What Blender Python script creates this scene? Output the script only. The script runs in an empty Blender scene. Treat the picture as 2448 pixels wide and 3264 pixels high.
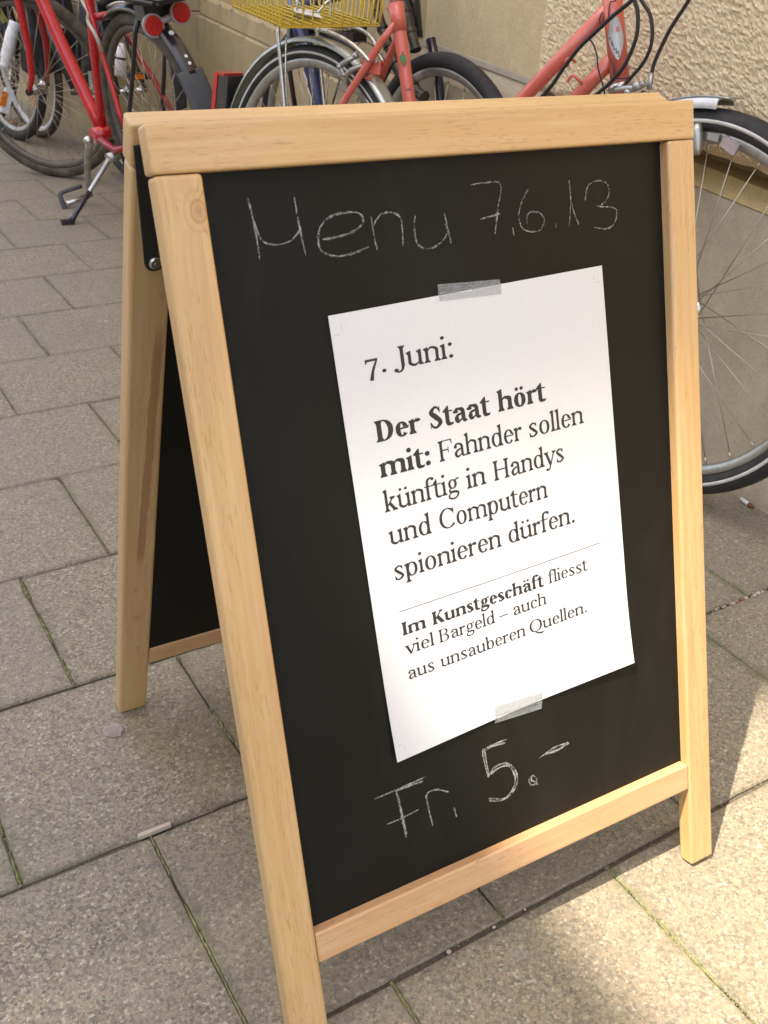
import bpy, bmesh, math, random
from mathutils import Vector, Matrix, noise
random.seed(7)
S = bpy.context.scene
PI = math.pi
V = Vector
# ------------------------------------------------------------------ camera
GZ = -0.0062                       # height of the pavement surface
cam_d = bpy.data.cameras.new('camera'); cam = bpy.data.objects.new('camera', cam_d)
S.collection.objects.link(cam); S.camera = cam
cam_d.sensor_fit = 'HORIZONTAL'; cam_d.sensor_width = 36.0; cam_d.lens = 36.0*3167.81/2448
cam_d.clip_start = 0.01; cam_d.clip_end = 400
cam.matrix_world = Matrix(((0.86622, 0.218327, -0.44944, -0.237111), (-0.49726, 0.464784, -0.732604, -0.775456),
                           (0.048946, 0.858085, 0.51117, 0.942615), (0, 0, 0, 1)))
cam_d.dof.use_dof = True; cam_d.dof.focus_distance = 1.12; cam_d.dof.aperture_fstop = 24
# ------------------------------------------------------------------ light
SUN_EL = math.radians(63.4); to_sun = V((-0.447, 0.0, 0.894)).normalized()
w = bpy.data.worlds.new("World"); S.world = w; w.use_nodes = True
nt = w.node_tree; sky = nt.nodes.new('ShaderNodeTexSky'); sky.sky_type = 'NISHITA'
sky.sun_disc = False; sky.sun_elevation = SUN_EL; sky.sun_rotation = math.radians(270)
sky.dust_density = 2.0; sky.ozone_density = 0.6
bg = nt.nodes['Background']; bg.inputs[1].default_value = 0.145
nt.links.new(sky.outputs[0], bg.inputs[0])
sd = bpy.data.lights.new('sun', 'SUN'); so = bpy.data.objects.new('sun', sd); S.collection.objects.link(so)
sd.energy = 3.3; sd.angle = math.radians(0.53); sd.color = (1.0, 0.955, 0.87)
so.rotation_euler = to_sun.to_track_quat('Z', 'Y').to_euler(); so.location = (-5, 0, 12)
S.view_settings.view_transform = 'Standard'; S.view_settings.look = 'None'
S.view_settings.exposure = 1.60
S.view_settings.use_white_balance = True; S.view_settings.white_balance_temperature = 7400; S.view_settings.white_balance_tint = 12; S.view_settings.gamma = 1.0
S.view_settings.use_curve_mapping = False
S.render.engine = 'CYCLES'
# ------------------------------------------------------------------ node helpers
class NT:
    def __init__(s, name):
        s.m = bpy.data.materials.new(name); s.m.use_nodes = True; s.t = s.m.node_tree
        s.b = s.t.nodes['Principled BSDF']; s.out = s.t.nodes['Material Output']
    def n(s, typ, ins=None, **kw):
        x = s.t.nodes.new('ShaderNode'+typ)
        for k, v in kw.items(): setattr(x, k, v)
        if ins:
            for k, v in ins.items(): s.set(x.inputs[k], v)
        return x
    def set(s, sock, v):
        if hasattr(v, 'is_output') or isinstance(v, bpy.types.NodeSocket): s.t.links.new(v, sock)
        else: sock.default_value = v
    def coord(s, which='Object'): return s.n('TexCoord').outputs[which]
    def mapping(s, vec, scale=(1,1,1), loc=(0,0,0), rot=(0,0,0)):
        return s.n('Mapping', {'Vector': vec, 'Scale': scale, 'Location': loc, 'Rotation': rot}).outputs[0]
    def noise(s, vec, scale, detail=4, rough=.55, dist=0.0):
        return s.n('TexNoise', {'Vector': vec, 'Scale': scale, 'Detail': detail, 'Roughness': rough, 'Distortion': dist}).outputs['Fac']
    def vor(s, vec, scale, out='Color', feature='F1', rnd=1.0):
        return s.n('TexVoronoi', {'Vector': vec, 'Scale': scale, 'Randomness': rnd}, feature=feature).outputs[out]
    def ramp(s, fac, stops, interp='LINEAR'):
        r = s.n('ValToRGB', {'Fac': fac}); r.color_ramp.interpolation = interp
        el = r.color_ramp.elements
        while len(el) < len(stops): el.new(0.5)
        for e, (pz, c) in zip(el, stops):
            e.position = pz; e.color = (c[0], c[1], c[2], 1) if hasattr(c, '__len__') else (c, c, c, 1)
        return r.outputs[0]
    def mix(s, fac, a, b, mode='MIX'):
        x = s.n('Mix', data_type='RGBA', blend_type=mode)
        s.set(x.inputs[0], fac)
        for i, v in ((6, a), (7, b)): s.set(x.inputs[i], (v[0], v[1], v[2], 1) if isinstance(v, tuple) else v)
        return x.outputs[2]
    def math(s, op, a, b=0.0, c=0.0, clamp=False):
        x = s.n('Math', operation=op, use_clamp=clamp); s.set(x.inputs[0], a); s.set(x.inputs[1], b); s.set(x.inputs[2], c)
        return x.outputs[0]
    def sep(s, v): return s.n('SeparateXYZ', {0: v}).outputs
    def rnd(s): return s.n('ObjectInfo').outputs['Random']
    def bump(s, h, strength=.3, dist=.002, normal=None):
        x = s.n('Bump', {'Height': h, 'Strength': strength, 'Distance': dist})
        if normal: s.set(x.inputs['Normal'], normal)
        return x.outputs[0]
    def fin(s, col=None, rough=None, bump=None, metal=None, **kw):
        for k, v in (('Base Color', col), ('Roughness', rough), ('Normal', bump), ('Metallic', metal)):
            if v is not None: s.set(s.b.inputs[k], (v[0], v[1], v[2], 1) if isinstance(v, tuple) else v)
        for k, v in kw.items(): s.set(s.b.inputs[k.replace('_', ' ')], v)
        return s.m
def simple(name, col, rough=.5, metal=0.0, dirt=0.0, coat=0.0, scale=60.0, dcol=(.09, .07, .05)):
    t = NT(name); c = (col[0], col[1], col[2])
    co = t.coord()
    f = t.noise(co, scale, 5, .6)
    base = t.mix(t.ramp(f, [(.35, 0.0), (.75, 1.0)]), c, (c[0]*.82, c[1]*.82, c[2]*.82))
    if dirt > 0:
        g = t.ramp(t.noise(co, scale*.35, 6, .65), [(.62-dirt*.4, 0.0), (.86-dirt*.3, 1.0)])
        base = t.mix(t.math('MULTIPLY', g, min(1, dirt*1.4)), base, dcol)
    r = t.ramp(f, [(.2, max(.03, rough-.08)), (.8, min(1, rough+.14))])
    m = t.fin(base, r, None, metal, Coat_Weight=coat, Coat_Roughness=.12)
    return m
M = {}
def wood(name, knots=(), streak=None, tint=1.0, cols=((.60, .385, .165), (.50, .30, .115), (.66, .46, .24))):
    """varnished pine: long axis of the board is local X"""
    t = NT(name); co = t.coord()
    off = t.n('CombineXYZ', {0: t.math('MULTIPLY', t.rnd(), 37.0), 1: t.math('MULTIPLY', t.rnd(), 11.0), 2: t.math('MULTIPLY', t.rnd(), 23.0)}).outputs[0]
    v = t.n('VectorMath', {0: co, 1: off}, operation='ADD').outputs[0]
    x, y, z = t.sep(co)
    # the grain swerves around knots
    knotmask = None; warp = None
    for (kx, ky, kr) in knots:
        dx = t.math('DIVIDE', t.math('SUBTRACT', x, kx), kr*1.35); dy = t.math('DIVIDE', t.math('SUBTRACT', y, ky), kr)
        d = t.math('SQRT', t.math('ADD', t.math('MULTIPLY', dx, dx), t.math('MULTIPLY', dy, dy)))
        knotmask = d if knotmask is None else t.math('MINIMUM', knotmask, d)
        wv = t.math('MULTIPLY', t.math('DIVIDE', kr*1.6, t.math('ADD', t.math('MULTIPLY', d, d), .55)), t.math('SIGN', t.math('SUBTRACT', y, ky)))
        warp = wv if warp is None else t.math('ADD', warp, wv)
    if warp is not None:
        v = t.n('VectorMath', {0: v, 1: t.n('CombineXYZ', {1: t.math('MULTIPLY', warp, .35)}).outputs[0]}, operation='ADD').outputs[0]
    broad = t.noise(t.mapping(v, (2.0, 26, 26)), 1.0, 4, .6, .6)
    fine = t.noise(t.mapping(v, (7, 170, 170)), 1.0, 5, .65, .3)
    patch = t.noise(t.mapping(v, (1.2, 6, 6)), 1.0, 2, .5)
    pores = t.noise(t.mapping(v, (75, 760, 760)), 1.0, 2, .5, .2)
    gate = t.ramp(t.noise(t.mapping(v, (9, 34, 34)), 1.0, 3, .6), [(.42, 0.0), (.60, 1.0)])
    c1, c2, c3 = cols
    c1, c2, c3 = [tuple(k*tint for k in c) for c in (c1, c2, c3)]
    col = t.mix(t.ramp(broad, [(.3, 0.0), (.72, 1.0)]), c1, c2)
    col = t.mix(t.ramp(patch, [(.42, 0.0), (.8, .75)]), col, (.60*tint, .345*tint, .175*tint))
    col = t.mix(t.ramp(fine, [(.42, 0.0), (.75, .75)]), col, c3)
    pm = t.math('MULTIPLY', t.ramp(pores, [(.585, 0.0), (.66, 1.0)]), gate)
    col = t.mix(t.math('MULTIPLY', pm, .42), col, (.22, .11, .05))
    if knotmask is not None:
        rings = t.n('Math', {0: t.math('MULTIPLY', t.math('ADD', knotmask, t.math('MULTIPLY', fine, .18)), 15.0)}, operation='SINE').outputs[0]
        rr = t.math('MULTIPLY', t.ramp(rings, [(.0, 0.0), (1.0, .62)]), t.ramp(knotmask, [(.9, 1.0), (2.3, 0.0)] if False else [(.55, 1.0), (1.0, 0.0)]))
        col = t.mix(rr, col, (.36, .17, .06))
        col = t.mix(t.ramp(knotmask, [(.20, .55), (.40, 0.0)]), col, (.36, .18, .08))
    if streak is not None:                        # resin streak: x0..x1 along the board, centre line and half-width
        x0, x1, yc, sl, hw = streak
        yl = t.math('ABSOLUTE', t.math('SUBTRACT', t.math('SUBTRACT', y, yc), t.math('MULTIPLY', t.math('SUBTRACT', x, (x0+x1)/2), sl)))
        wd = t.math('ADD', yl, t.math('MULTIPLY', t.math('SUBTRACT', t.noise(t.mapping(co, (60, 200, 200)), 1.0, 4), .5), hw*.9))
        a = t.ramp(t.math('DIVIDE', wd, hw*2), [(.38, 1.0), (.5, 0.0)])
        u = t.math('DIVIDE', t.math('SUBTRACT', x, x0), x1-x0)
        a = t.math('MULTIPLY', a, t.ramp(u, [(0, 0.0), (.08, 1.0), (.94, 1.0), (1.0, 0.0)]) )
        col = t.mix(t.math('MULTIPLY', a, .58), col, (.27, .10, .04))
    bmp = t.bump(t.math('ADD', t.math('MULTIPLY', fine, .5), t.math('MULTIPLY', pm, -1.0)), .14, .0006)
    return t.fin(col, t.ramp(fine, [(.3, .33), (.8, .48)]), bmp, Coat_Weight=.25, Coat_Roughness=.28)
M['wood'] = wood('varnished pine')
M['wood_knot'] = wood('varnished pine with knot', knots=[(.008, .011, .0135)])
M['wood_resin'] = wood('varnished pine with resin streak', knots=[(.60, .0, .006), (.665, .004, .006), (.545, -.003, .005), (.125, .011, .005)], streak=(.155, .50, .006, -.030, .0052), tint=.93)
M['wood_pink'] = wood('varnished beech', cols=((.58, .345, .175), (.50, .28, .13), (.62, .41, .235)))
def chalkboard():
    t = NT('chalkboard black'); co = t.coord()
    f = t.noise(co, 900, 3, .7); g = t.noise(co, 7, 5, .6, .4)
    col = t.mix(t.ramp(g, [(.4, 0.0), (.75, .55)]), (.0085, .0085, .0070), (.012, .012, .010))
    sm = t.noise(t.mapping(co, (9, 9, 4), (0, 0, 0), (0, .5, .4)), 1.0, 5, .6, 1.2)
    col = t.mix(t.ramp(sm, [(.52, 0.0), (.78, .22)]), col, (.035, .034, .031))
    sp = t.ramp(t.vor(co, 520, 'Distance'), [(.0, .9), (.10, 0.0)])
    sp = t.math('MULTIPLY', sp, t.ramp(t.noise(co, 60, 3), [(.60, 0.0), (.72, .5)]))
    col = t.mix(sp, col, (.12, .115, .10))
    return t.fin(col, t.ramp(f, [(.3, .40), (.7, .52)]), t.bump(f, .25, .0003), Specular_IOR_Level=.15)
M['board'] = chalkboard()
def paper():
    t = NT('white poster paper'); co = t.coord()
    f = t.noise(co, 300, 4, .6); g = t.noise(co, 9, 3, .5)
    return t.fin(t.mix(t.ramp(f, [(.3, 0.0), (.7, 1.0)]), (.68, .685, .69), (.65, .655, .665)), .62, t.bump(t.math('ADD', f, t.math('MULTIPLY', g, 14.0)), .16, .0010))
M['paper'] = paper()
M['ink'] = simple('black printing ink', (.022, .019, .022), .55)
M['grey_ink'] = simple('grey printing ink', (.22, .22, .22), .6)
M['steel_black'] = simple('black painted steel', (.015, .016, .015), .5, 0, .1)
M['zinc'] = simple('zinc plated steel', (.55, .54, .50), .3, 1.0)
def tape():
    t = NT('matt adhesive tape'); co = t.coord()
    f = t.noise(t.mapping(co, (90, 700, 90)), 1.0, 4, .7)
    t.fin((.40, .43, .45), .30)
    tr = t.n('BsdfTransparent'); mx = t.n('MixShader', {0: t.ramp(f, [(.35, .34), (.7, .58)]), 1: tr.outputs[0], 2: t.b.outputs[0]})
    t.t.links.new(mx.outputs[0], t.out.inputs[0]); return t.m
M['tape'] = tape()
def chalk(dens):
    t = NT('chalk'); co = t.coord()
    f = t.noise(co, 1100, 3, .75); g = t.noise(co, 160, 3, .6)
    a = t.math('MULTIPLY', t.ramp(t.math('ADD', t.math('MULTIPLY', f, .7), t.math('MULTIPLY', g, .3)), [(.5-dens*.14, 0.0), (.56, 1.0)]), min(1, .55+dens*.35))
    t.fin((.48, .48, .46), .9)
    tr = t.n('BsdfTransparent'); mx = t.n('MixShader', {0: a, 1: tr.outputs[0], 2: t.b.outputs[0]})
    t.t.links.new(mx.outputs[0], t.out.inputs[0]); return t.m
M['chalk'] = chalk(.30); M['chalk2'] = chalk(.55)
def slab():
    t = NT('worn granite aggregate slab'); co = t.coord()
    wp = t.n('NewGeometry').outputs['Position']
    off = t.n('CombineXYZ', {0: t.math('MULTIPLY', t.rnd(), 9.0), 1: t.math('MULTIPLY', t.rnd(), 5.0)}).outputs[0]
    v = t.n('VectorMath', {0: co, 1: off}, operation='ADD').outputs[0]
    vw = t.n('VectorMath', {0: v, 1: t.n('VectorMath', {0: t.n('TexNoise', {'Vector': v, 'Scale': 520.0, 'Detail': 3.0}).outputs['Color'], 1: (.0040, .0040, .0040)}, operation='MULTIPLY').outputs[0]}, operation='ADD').outputs[0]
    c = t.sep(t.vor(vw, 300, 'Color'))
    c2 = t.sep(t.vor(vw, 640, 'Color'))
    g1 = t.ramp(c[0], [(0, (.050, .048, .048)), (.12, (.085, .078, .070)), (.24, (.155, .115, .085)), (.42, (.225, .190, .135)), (.60, (.255, .190, .140)), (.76, (.275, .240, .175)), (.90, (.33, .225, .145)), (.94, (.46, .42, .34))], 'CONSTANT')
    g2 = t.ramp(c2[1], [(0, (.07, .06, .05)), (.25, (.19, .15, .105)), (.7, (.28, .225, .16)), (.95, (.55, .50, .40))], 'CONSTANT')
    col = t.mix(.40, g1, g2)
    col = t.mix(.08, col, (.24, .205, .155))
    col = t.mix(1.0, col, (1.24, 1.27, 1.18), 'MULTIPLY')
    soft = t.noise(wp, 3.3, 5, .6); soft2 = t.noise(wp, 23, 4, .65)
    col = t.mix(t.ramp(soft, [(.42, 0.0), (.70, .45)]), col, (.19, .17, .125))
    col = t.mix(t.ramp(soft2, [(.48, 0.0), (.8, .30)]), col, (.30, .265, .22))
    col = t.mix(t.ramp(t.rnd(), [(0, 0.0), (1, .26)]), col, (.24, .215, .175))
    # browner, darker patch on the slabs under the sign
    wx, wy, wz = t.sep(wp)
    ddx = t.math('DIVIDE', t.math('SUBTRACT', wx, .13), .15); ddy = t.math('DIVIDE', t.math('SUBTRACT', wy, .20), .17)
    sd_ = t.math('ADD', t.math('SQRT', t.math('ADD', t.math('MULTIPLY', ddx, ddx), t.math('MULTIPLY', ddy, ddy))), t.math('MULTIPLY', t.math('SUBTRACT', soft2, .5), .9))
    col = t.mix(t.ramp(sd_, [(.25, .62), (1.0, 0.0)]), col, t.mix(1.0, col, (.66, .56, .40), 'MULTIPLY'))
    # dirt gathered along the slab rim
    x, y, z = t.sep(co)
    ex = t.math('SUBTRACT', .150, t.math('ABSOLUTE', x)); ey = t.math('SUBTRACT', .150, t.math('ABSOLUTE', y))
    e = t.math('MINIMUM', ex, ey)
    rim = t.math('MULTIPLY', t.ramp(t.math('ADD', e, t.math('MULTIPLY', t.math('SUBTRACT', soft2, .5), .02)), [(.0, .6), (.014, 0.0)]), .7)
    col = t.mix(rim, col, (.12, .11, .075))
    green = t.math('MULTIPLY', t.ramp(t.math('ADD', ex, t.math('MULTIPLY', t.math('SUBTRACT', soft2, .5), .03)), [(.0, .9), (.010, 0.0)]), t.ramp(soft, [(.44, 0.0), (.62, .5)]))
    col = t.mix(green, col, (.115, .12, .045))
    spots = t.math('MULTIPLY', t.ramp(t.vor(wp, 7.0, 'Distance'), [(.05, 1.0), (.075, 0.0)]), t.ramp(t.noise(wp, 2.2, 2), [(.50, 0.0), (.56, .22)]))
    col = t.mix(spots, col, (.38, .35, .32))
    h = t.math('ADD', c[1], t.math('MULTIPLY', t.noise(v, 900, 3), .9))
    rough = t.ramp(c2[0], [(0, .55), (.9, .85), (.97, .28)], 'CONSTANT')
    return t.fin(col, rough, t.bump(h, .42, .0009))
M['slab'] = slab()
def soil():
    t = NT('joint sand and dirt'); co = t.coord()
    f = t.noise(co, 240, 5, .7)
    return t.fin(t.mix(t.ramp(f, [(.3, 0.0), (.7, 1.0)]), (.06, .052, .038), (.17, .145, .105)), .95, t.bump(f, .8, .003))
M['soil'] = soil()
def moss():
    t = NT('joint moss'); f = t.noise(t.coord(), 130, 4, .6)
    return t.fin(t.mix(t.ramp(f, [(.35, 0.0), (.7, 1.0)]), (.13, .14, .055), (.29, .285, .12)), .9)
M['moss'] = moss()
def stone(name, a, b, dark, pit=1.0, bumpd=.0012, stain=.5):
    t = NT(name); co = t.n('NewGeometry').outputs['Position']
    n1 = t.noise(co, 4.5, 6, .62, .3); n2 = t.noise(co, 42, 6, .7); n3 = t.noise(co, 330, 5, .7)
    n4 = t.noise(t.mapping(co, (3, 3, 1.2)), 1.6, 4, .6)
    col = t.mix(t.ramp(n1, [(.36, 0.0), (.68, 1.0)]), a, b)
    col = t.mix(t.ramp(n2, [(.45, 0.0), (.78, .5)]), col, tuple(k*1.28 for k in a))
    col = t.mix(t.ramp(n3, [(.30, .75*pit), (.46, 0.0)]), col, dark)
    pits = t.ramp(t.vor(co, 120, 'Distance'), [(.06, 1.0), (.16, 0.0)])
    pits = t.math('MULTIPLY', pits, t.ramp(t.noise(co, 21, 3), [(.52, 0.0), (.66, 1.0)]))
    col = t.mix(t.math('MULTIPLY', pits, .55*pit), col, dark)
    col = t.mix(t.math('MULTIPLY', t.ramp(n4, [(.45, 0.0), (.75, 1.0)]), stain), col, tuple(k*.55 for k in b))
    h = t.math('SUBTRACT', t.math('ADD', t.math('MULTIPLY', n2, .8), t.math('MULTIPLY', n3, .7)), t.math('MULTIPLY', pits, .9))
    return t.fin(col, .9, t.bump(h, .55, bumpd))
M['wall_stone'] = stone('smooth sandstone wall', (.66, .53, .335), (.59, .465, .28), (.17, .12, .07), 1.0, .0016, .2)
M['wall_dim'] = stone('weathered sandstone', (.49, .385, .225), (.42, .325, .185), (.11, .08, .05), .8, .0014, .5)
M['plinth'] = stone('stained grey concrete plinth', (.54, .46, .33), (.45, .38, .27), (.15, .13, .10), 1.0, .0018, .45)
M['ledge'] = stone('yellow sandstone ledge', (.60, .45, .22), (.52, .385, .18), (.17, .11, .05), 1.0, .0014, .3)
M['rough'] = stone('bush hammered sandstone', (.70, .575, .385), (.64, .51, .335), (.36, .25, .14), .9, .003, .1)
M['mortar'] = stone('pale mortar', (.42, .37, .29), (.34, .30, .24), (.2, .17, .13), .4, .001, .2)
# bicycles
M['salmon'] = simple('salmon pink enamel', (.68, .135, .09), .28, 0, .10, .6, 40, (.25, .06, .035))
M['red'] = simple('bright red enamel', (.58, .008, .012), .25, 0, .12, .6, 40, (.2, .01, .01))
M['shaded_red'] = simple('shaded red enamel', (.33, .012, .014), .4, 0, .3, .2, 50)  # the red darkened in colour as shade, for far-side tubes and chain stays
M['black_paint'] = simple('black enamel', (.012, .012, .016), .28, 0, .25, .5, 60, (.06, .05, .04))
M['navy'] = simple('navy blue enamel', (.018, .024, .10), .28, 0, .2, .6, 60)
M['blue'] = simple('blue enamel', (.02, .045, .20), .3, 0, .3, .5, 60)
M['rubber'] = simple('tyre rubber', (.022, .021, .021), .72, 0, .35, 0, 70, (.085, .072, .058))
M['rubber_old'] = simple('dusty tyre rubber', (.035, .030, .027), .85, 0, .7, 0, 60, (.12, .095, .07))
M['dark_rim'] = simple('grimy rim', (.16, .145, .125), .5, .5, .5)
M['chrome'] = simple('dull chrome', (.62, .60, .56), .22, 1.0, .25)
M['alloy'] = simple('scuffed alloy', (.50, .49, .46), .38, .9, .35)
M['galv'] = simple('galvanised mudguard steel', (.50, .53, .50), .33, .85, .2)
M['white_plastic'] = simple('white plastic', (.80, .80, .80), .35)
M['reflective'] = simple('reflective tyre stripe', (.60, .58, .53), .5, 0, .25)
M['spoke'] = simple('steel spoke', (.55, .48, .38), .35, .9, .2)
M['cable'] = simple('black cable housing', (.016, .013, .012), .42)
M['yellow'] = simple('yellow plastic coated wire', (.72, .50, .05), .35, 0, .15, .3)
M['lamp_red'] = simple('red reflector plastic', (.52, .008, .012), .25, 0, 0, .5, 300)
M['orange'] = simple('orange reflector plastic', (.80, .20, .01), .3, 0, .1)
M['grey_rubber'] = simple('grey mudflap rubber', (.075, .078, .085), .7, 0, .25)
M['bronze'] = simple('worn black lock sleeve', (.035, .026, .018), .3, .35, .4, .3, 60, (.16, .11, .06))
M['green'] = simple('green sticker', (.01, .23, .07), .4)
M['gold'] = simple('brown gold sticker', (.20, .12, .04), .45)
M['silver_badge'] = simple('worn silver badge', (.55, .54, .52), .35, .3, .2)
M['clear'] = simple('clear reflector plastic', (.40, .33, .33), .25, 0, .2, .4)
M['lime'] = simple('yellow green plastic', (.42, .45, .07), .5)
M['facade'] = simple('plastered street facade', (.66, .60, .50), .9, 0, .2, 0, 3)
M['window_glass'] = simple('dark window glass', (.03, .035, .04), .08)
def sail():  # cloth of the added sails: stops the sun, passes soft light
    t = NT('added shade sail cloth'); f = t.noise(t.coord(), 40, 4, .6)
    t.fin((.80, .76, .66), .9)
    tl = t.n('BsdfTranslucent', {0: (.80, .74, .60, 1)}); mx = t.n('MixShader', {0: .5, 1: tl.outputs[0], 2: t.b.outputs[0]})
    t.t.links.new(mx.outputs[0], t.out.inputs[0]); return t.m
M['sail'] = sail()
M['leafbrown'] = simple('dead brown leaf', (.10, .04, .02), .8)
# ------------------------------------------------------------------ mesh helpers
class MB:
    def __init__(s): s.v = []; s.f = []; s.sm = []; s.mi = []; s.cur = 0
    def add(s, vs, fs, smooth=False):
        o = len(s.v); s.v += [tuple(p) for p in vs]; s.f += [tuple(o+i for i in f) for f in fs]; s.sm += [smooth]*len(fs); s.mi += [s.cur]*len(fs); return s
    def box(s, c, half, ax=None):
        c = V(c); X, Y, Z = ax if ax else (V((1,0,0)), V((0,1,0)), V((0,0,1)))
        vs = [c+X*half[0]*i+Y*half[1]*j+Z*half[2]*k for i in (-1,1) for j in (-1,1) for k in (-1,1)]
        return s.add(vs, [(0,1,3,2),(4,6,7,5),(0,4,5,1),(2,3,7,6),(0,2,6,4),(1,5,7,3)])
    def tube(s, pts, r, seg=10, cap=True, closed=False, flat=None):
        pts = [V(p) for p in pts]; n = len(pts)
        rs = r if hasattr(r, '__len__') else [r]*n
        T = []
        for i in range(n):
            if closed: d = pts[(i+1) % n]-pts[i-1]
            else: d = pts[min(i+1, n-1)]-pts[max(i-1, 0)]
            T.append(d.normalized() if d.length > 1e-9 else V((0,0,1)))
        up = V((0,0,1)) if abs(T[0].z) < .9 else V((0,1,0))
        N = (up-T[0]*up.dot(T[0])).normalized(); vs = []
        for i in range(n):
            N = (N-T[i]*N.dot(T[i])); N = N.normalized() if N.length > 1e-9 else T[i].orthogonal().normalized()
            B = T[i].cross(N)
            for k in range(seg):
                a = 2*PI*k/seg; vs.append(pts[i]+(N*math.cos(a)+B*math.sin(a)*(flat or 1.0))*rs[i])
        fs = []
        m = n if closed else n-1
        for i in range(m):
            for k in range(seg):
                fs.append((i*seg+k, i*seg+(k+1) % seg, ((i+1) % n)*seg+(k+1) % seg, ((i+1) % n)*seg+k))
        s.add(vs, fs, True)
        if cap and not closed:
            o = len(s.v)-n*seg
            s.f += [tuple(o+k for k in range(seg))[::-1], tuple(o+(n-1)*seg+k for k in range(seg))]; s.sm += [False]*2; s.mi += [s.cur]*2
        return s
    def sphere(s, c, r, seg=12, rings=8, sc=(1,1,1)):
        c = V(c); vs = [c+V((0,0,r*sc[2]))]; fs = []
        for i in range(1, rings):
            a = PI*i/rings
            for k in range(seg):
                b = 2*PI*k/seg; vs.append(c+V((r*sc[0]*math.sin(a)*math.cos(b), r*sc[1]*math.sin(a)*math.sin(b), r*sc[2]*math.cos(a))))
        vs.append(c-V((0,0,r*sc[2])))
        for k in range(seg): fs.append((0, 1+k, 1+(k+1) % seg))
        for i in range(rings-2):
            for k in range(seg):
                a = 1+i*seg; fs.append((a+k, a+seg+k, a+seg+(k+1) % seg, a+(k+1) % seg))
        a = 1+(rings-2)*seg
        for k in range(seg): fs.append((a+k, len(vs)-1, a+(k+1) % seg))
        return s.add(vs, fs, True)
    def disc(s, c, n, r, th=.002, seg=20):
        n = V(n).normalized(); return s.tube([V(c)-n*th/2, V(c)+n*th/2], r, seg)
    def ring(s, prof, R0, seg=96, a0=0.0, a1=2*PI, M4=None):
        """revolve closed profile [(radial, side)] about the wheel axle; wheel local: x forward, y side, z up"""
        full = abs(a1-a0-2*PI) < 1e-6; n = seg if full else seg+1; m = len(prof); vs = []
        for i in range(n):
            a = a0+(a1-a0)*i/seg
            for (r, o) in prof:
                p = V(((R0+r)*math.cos(a), o, (R0+r)*math.sin(a))); vs.append(M4 @ p if M4 else p)
        fs = []
        for i in range(seg):
            j = (i+1) % n
            for k in range(m): fs.append((i*m+k, i*m+(k+1) % m, j*m+(k+1) % m, j*m+k))
        s.add(vs, fs, True)
        if not full:
            o = len(s.v)-len(vs); s.f += [tuple(o+k for k in range(m)), tuple(o+seg*m+k for k in range(m))[::-1]]; s.sm += [False]*2; s.mi += [s.cur]*2
        return s
    def build(s, name, mats, parent=None, world=True):
        me = bpy.data.meshes.new(name)
        vs = s.v
        if parent is not None and world:
            mi = WM[parent.name].inverted(); vs = [mi @ V(p) for p in vs]
        me.from_pydata([tuple(p) for p in vs], [], s.f)
        me.polygons.foreach_set('use_smooth', s.sm)
        for m in (mats if isinstance(mats, (list, tuple)) else [mats]): me.materials.append(m)
        me.polygons.foreach_set('material_index', s.mi)
        me.update()
        bm = bmesh.new(); bm.from_mesh(me); bmesh.ops.recalc_face_normals(bm, faces=bm.faces); bm.to_mesh(me); bm.free()
        return link(name, me, parent)
WM = {}                                             # world matrices of parents
def link(name, data, parent=None, mat=None):
    o = bpy.data.objects.new(name, data); S.collection.objects.link(o)
    if parent is not None: o.parent = parent
    if mat is not None: o.matrix_basis = mat
    WM[o.name] = (WM[parent.name] @ o.matrix_basis) if parent is not None else o.matrix_basis.copy()
    return o
def tag(o, label=None, cat=None, group=None, kind=None):
    for k, v in (('label', label), ('category', cat), ('group', group), ('kind', kind)):
        if v: o[k] = v
    return o
def thing(name, mat, label, cat, group=None):
    o = link(name, None, None, mat if isinstance(mat, Matrix) else Matrix.Translation(V(mat))); return tag(o, label, cat, group)
def smooth(pts, k=6):
    """Catmull-Rom through pts"""
    P = [V(p) if len(p) == 3 else V((p[0], p[1], 0)) for p in pts]; out = []
    for i in range(len(P)-1):
        a, b, c, d = P[max(i-1, 0)], P[i], P[i+1], P[min(i+2, len(P)-1)]
        for j in range(k):
            t = j/k; out.append(.5*((2*b)+(c-a)*t+(2*a-5*b+4*c-d)*t*t+(3*b-a-3*c+d)*t**3))
    out.append(P[-1]); return out
def basis(o, X, Y, Z): return Matrix(((X.x, Y.x, Z.x, o.x), (X.y, Y.y, Z.y, o.y), (X.z, Y.z, Z.z, o.z), (0, 0, 0, 1)))
def beveled_box(L, W, T, bev, seg=2, jitter=0.0):
    bm = bmesh.new(); bmesh.ops.create_cube(bm, size=1.0)
    bmesh.ops.scale(bm, vec=(L, W, T), verts=bm.verts)
    bmesh.ops.bevel(bm, geom=list(bm.edges), offset=bev, segments=seg, profile=.6, affect='EDGES')
    return bm
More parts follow.
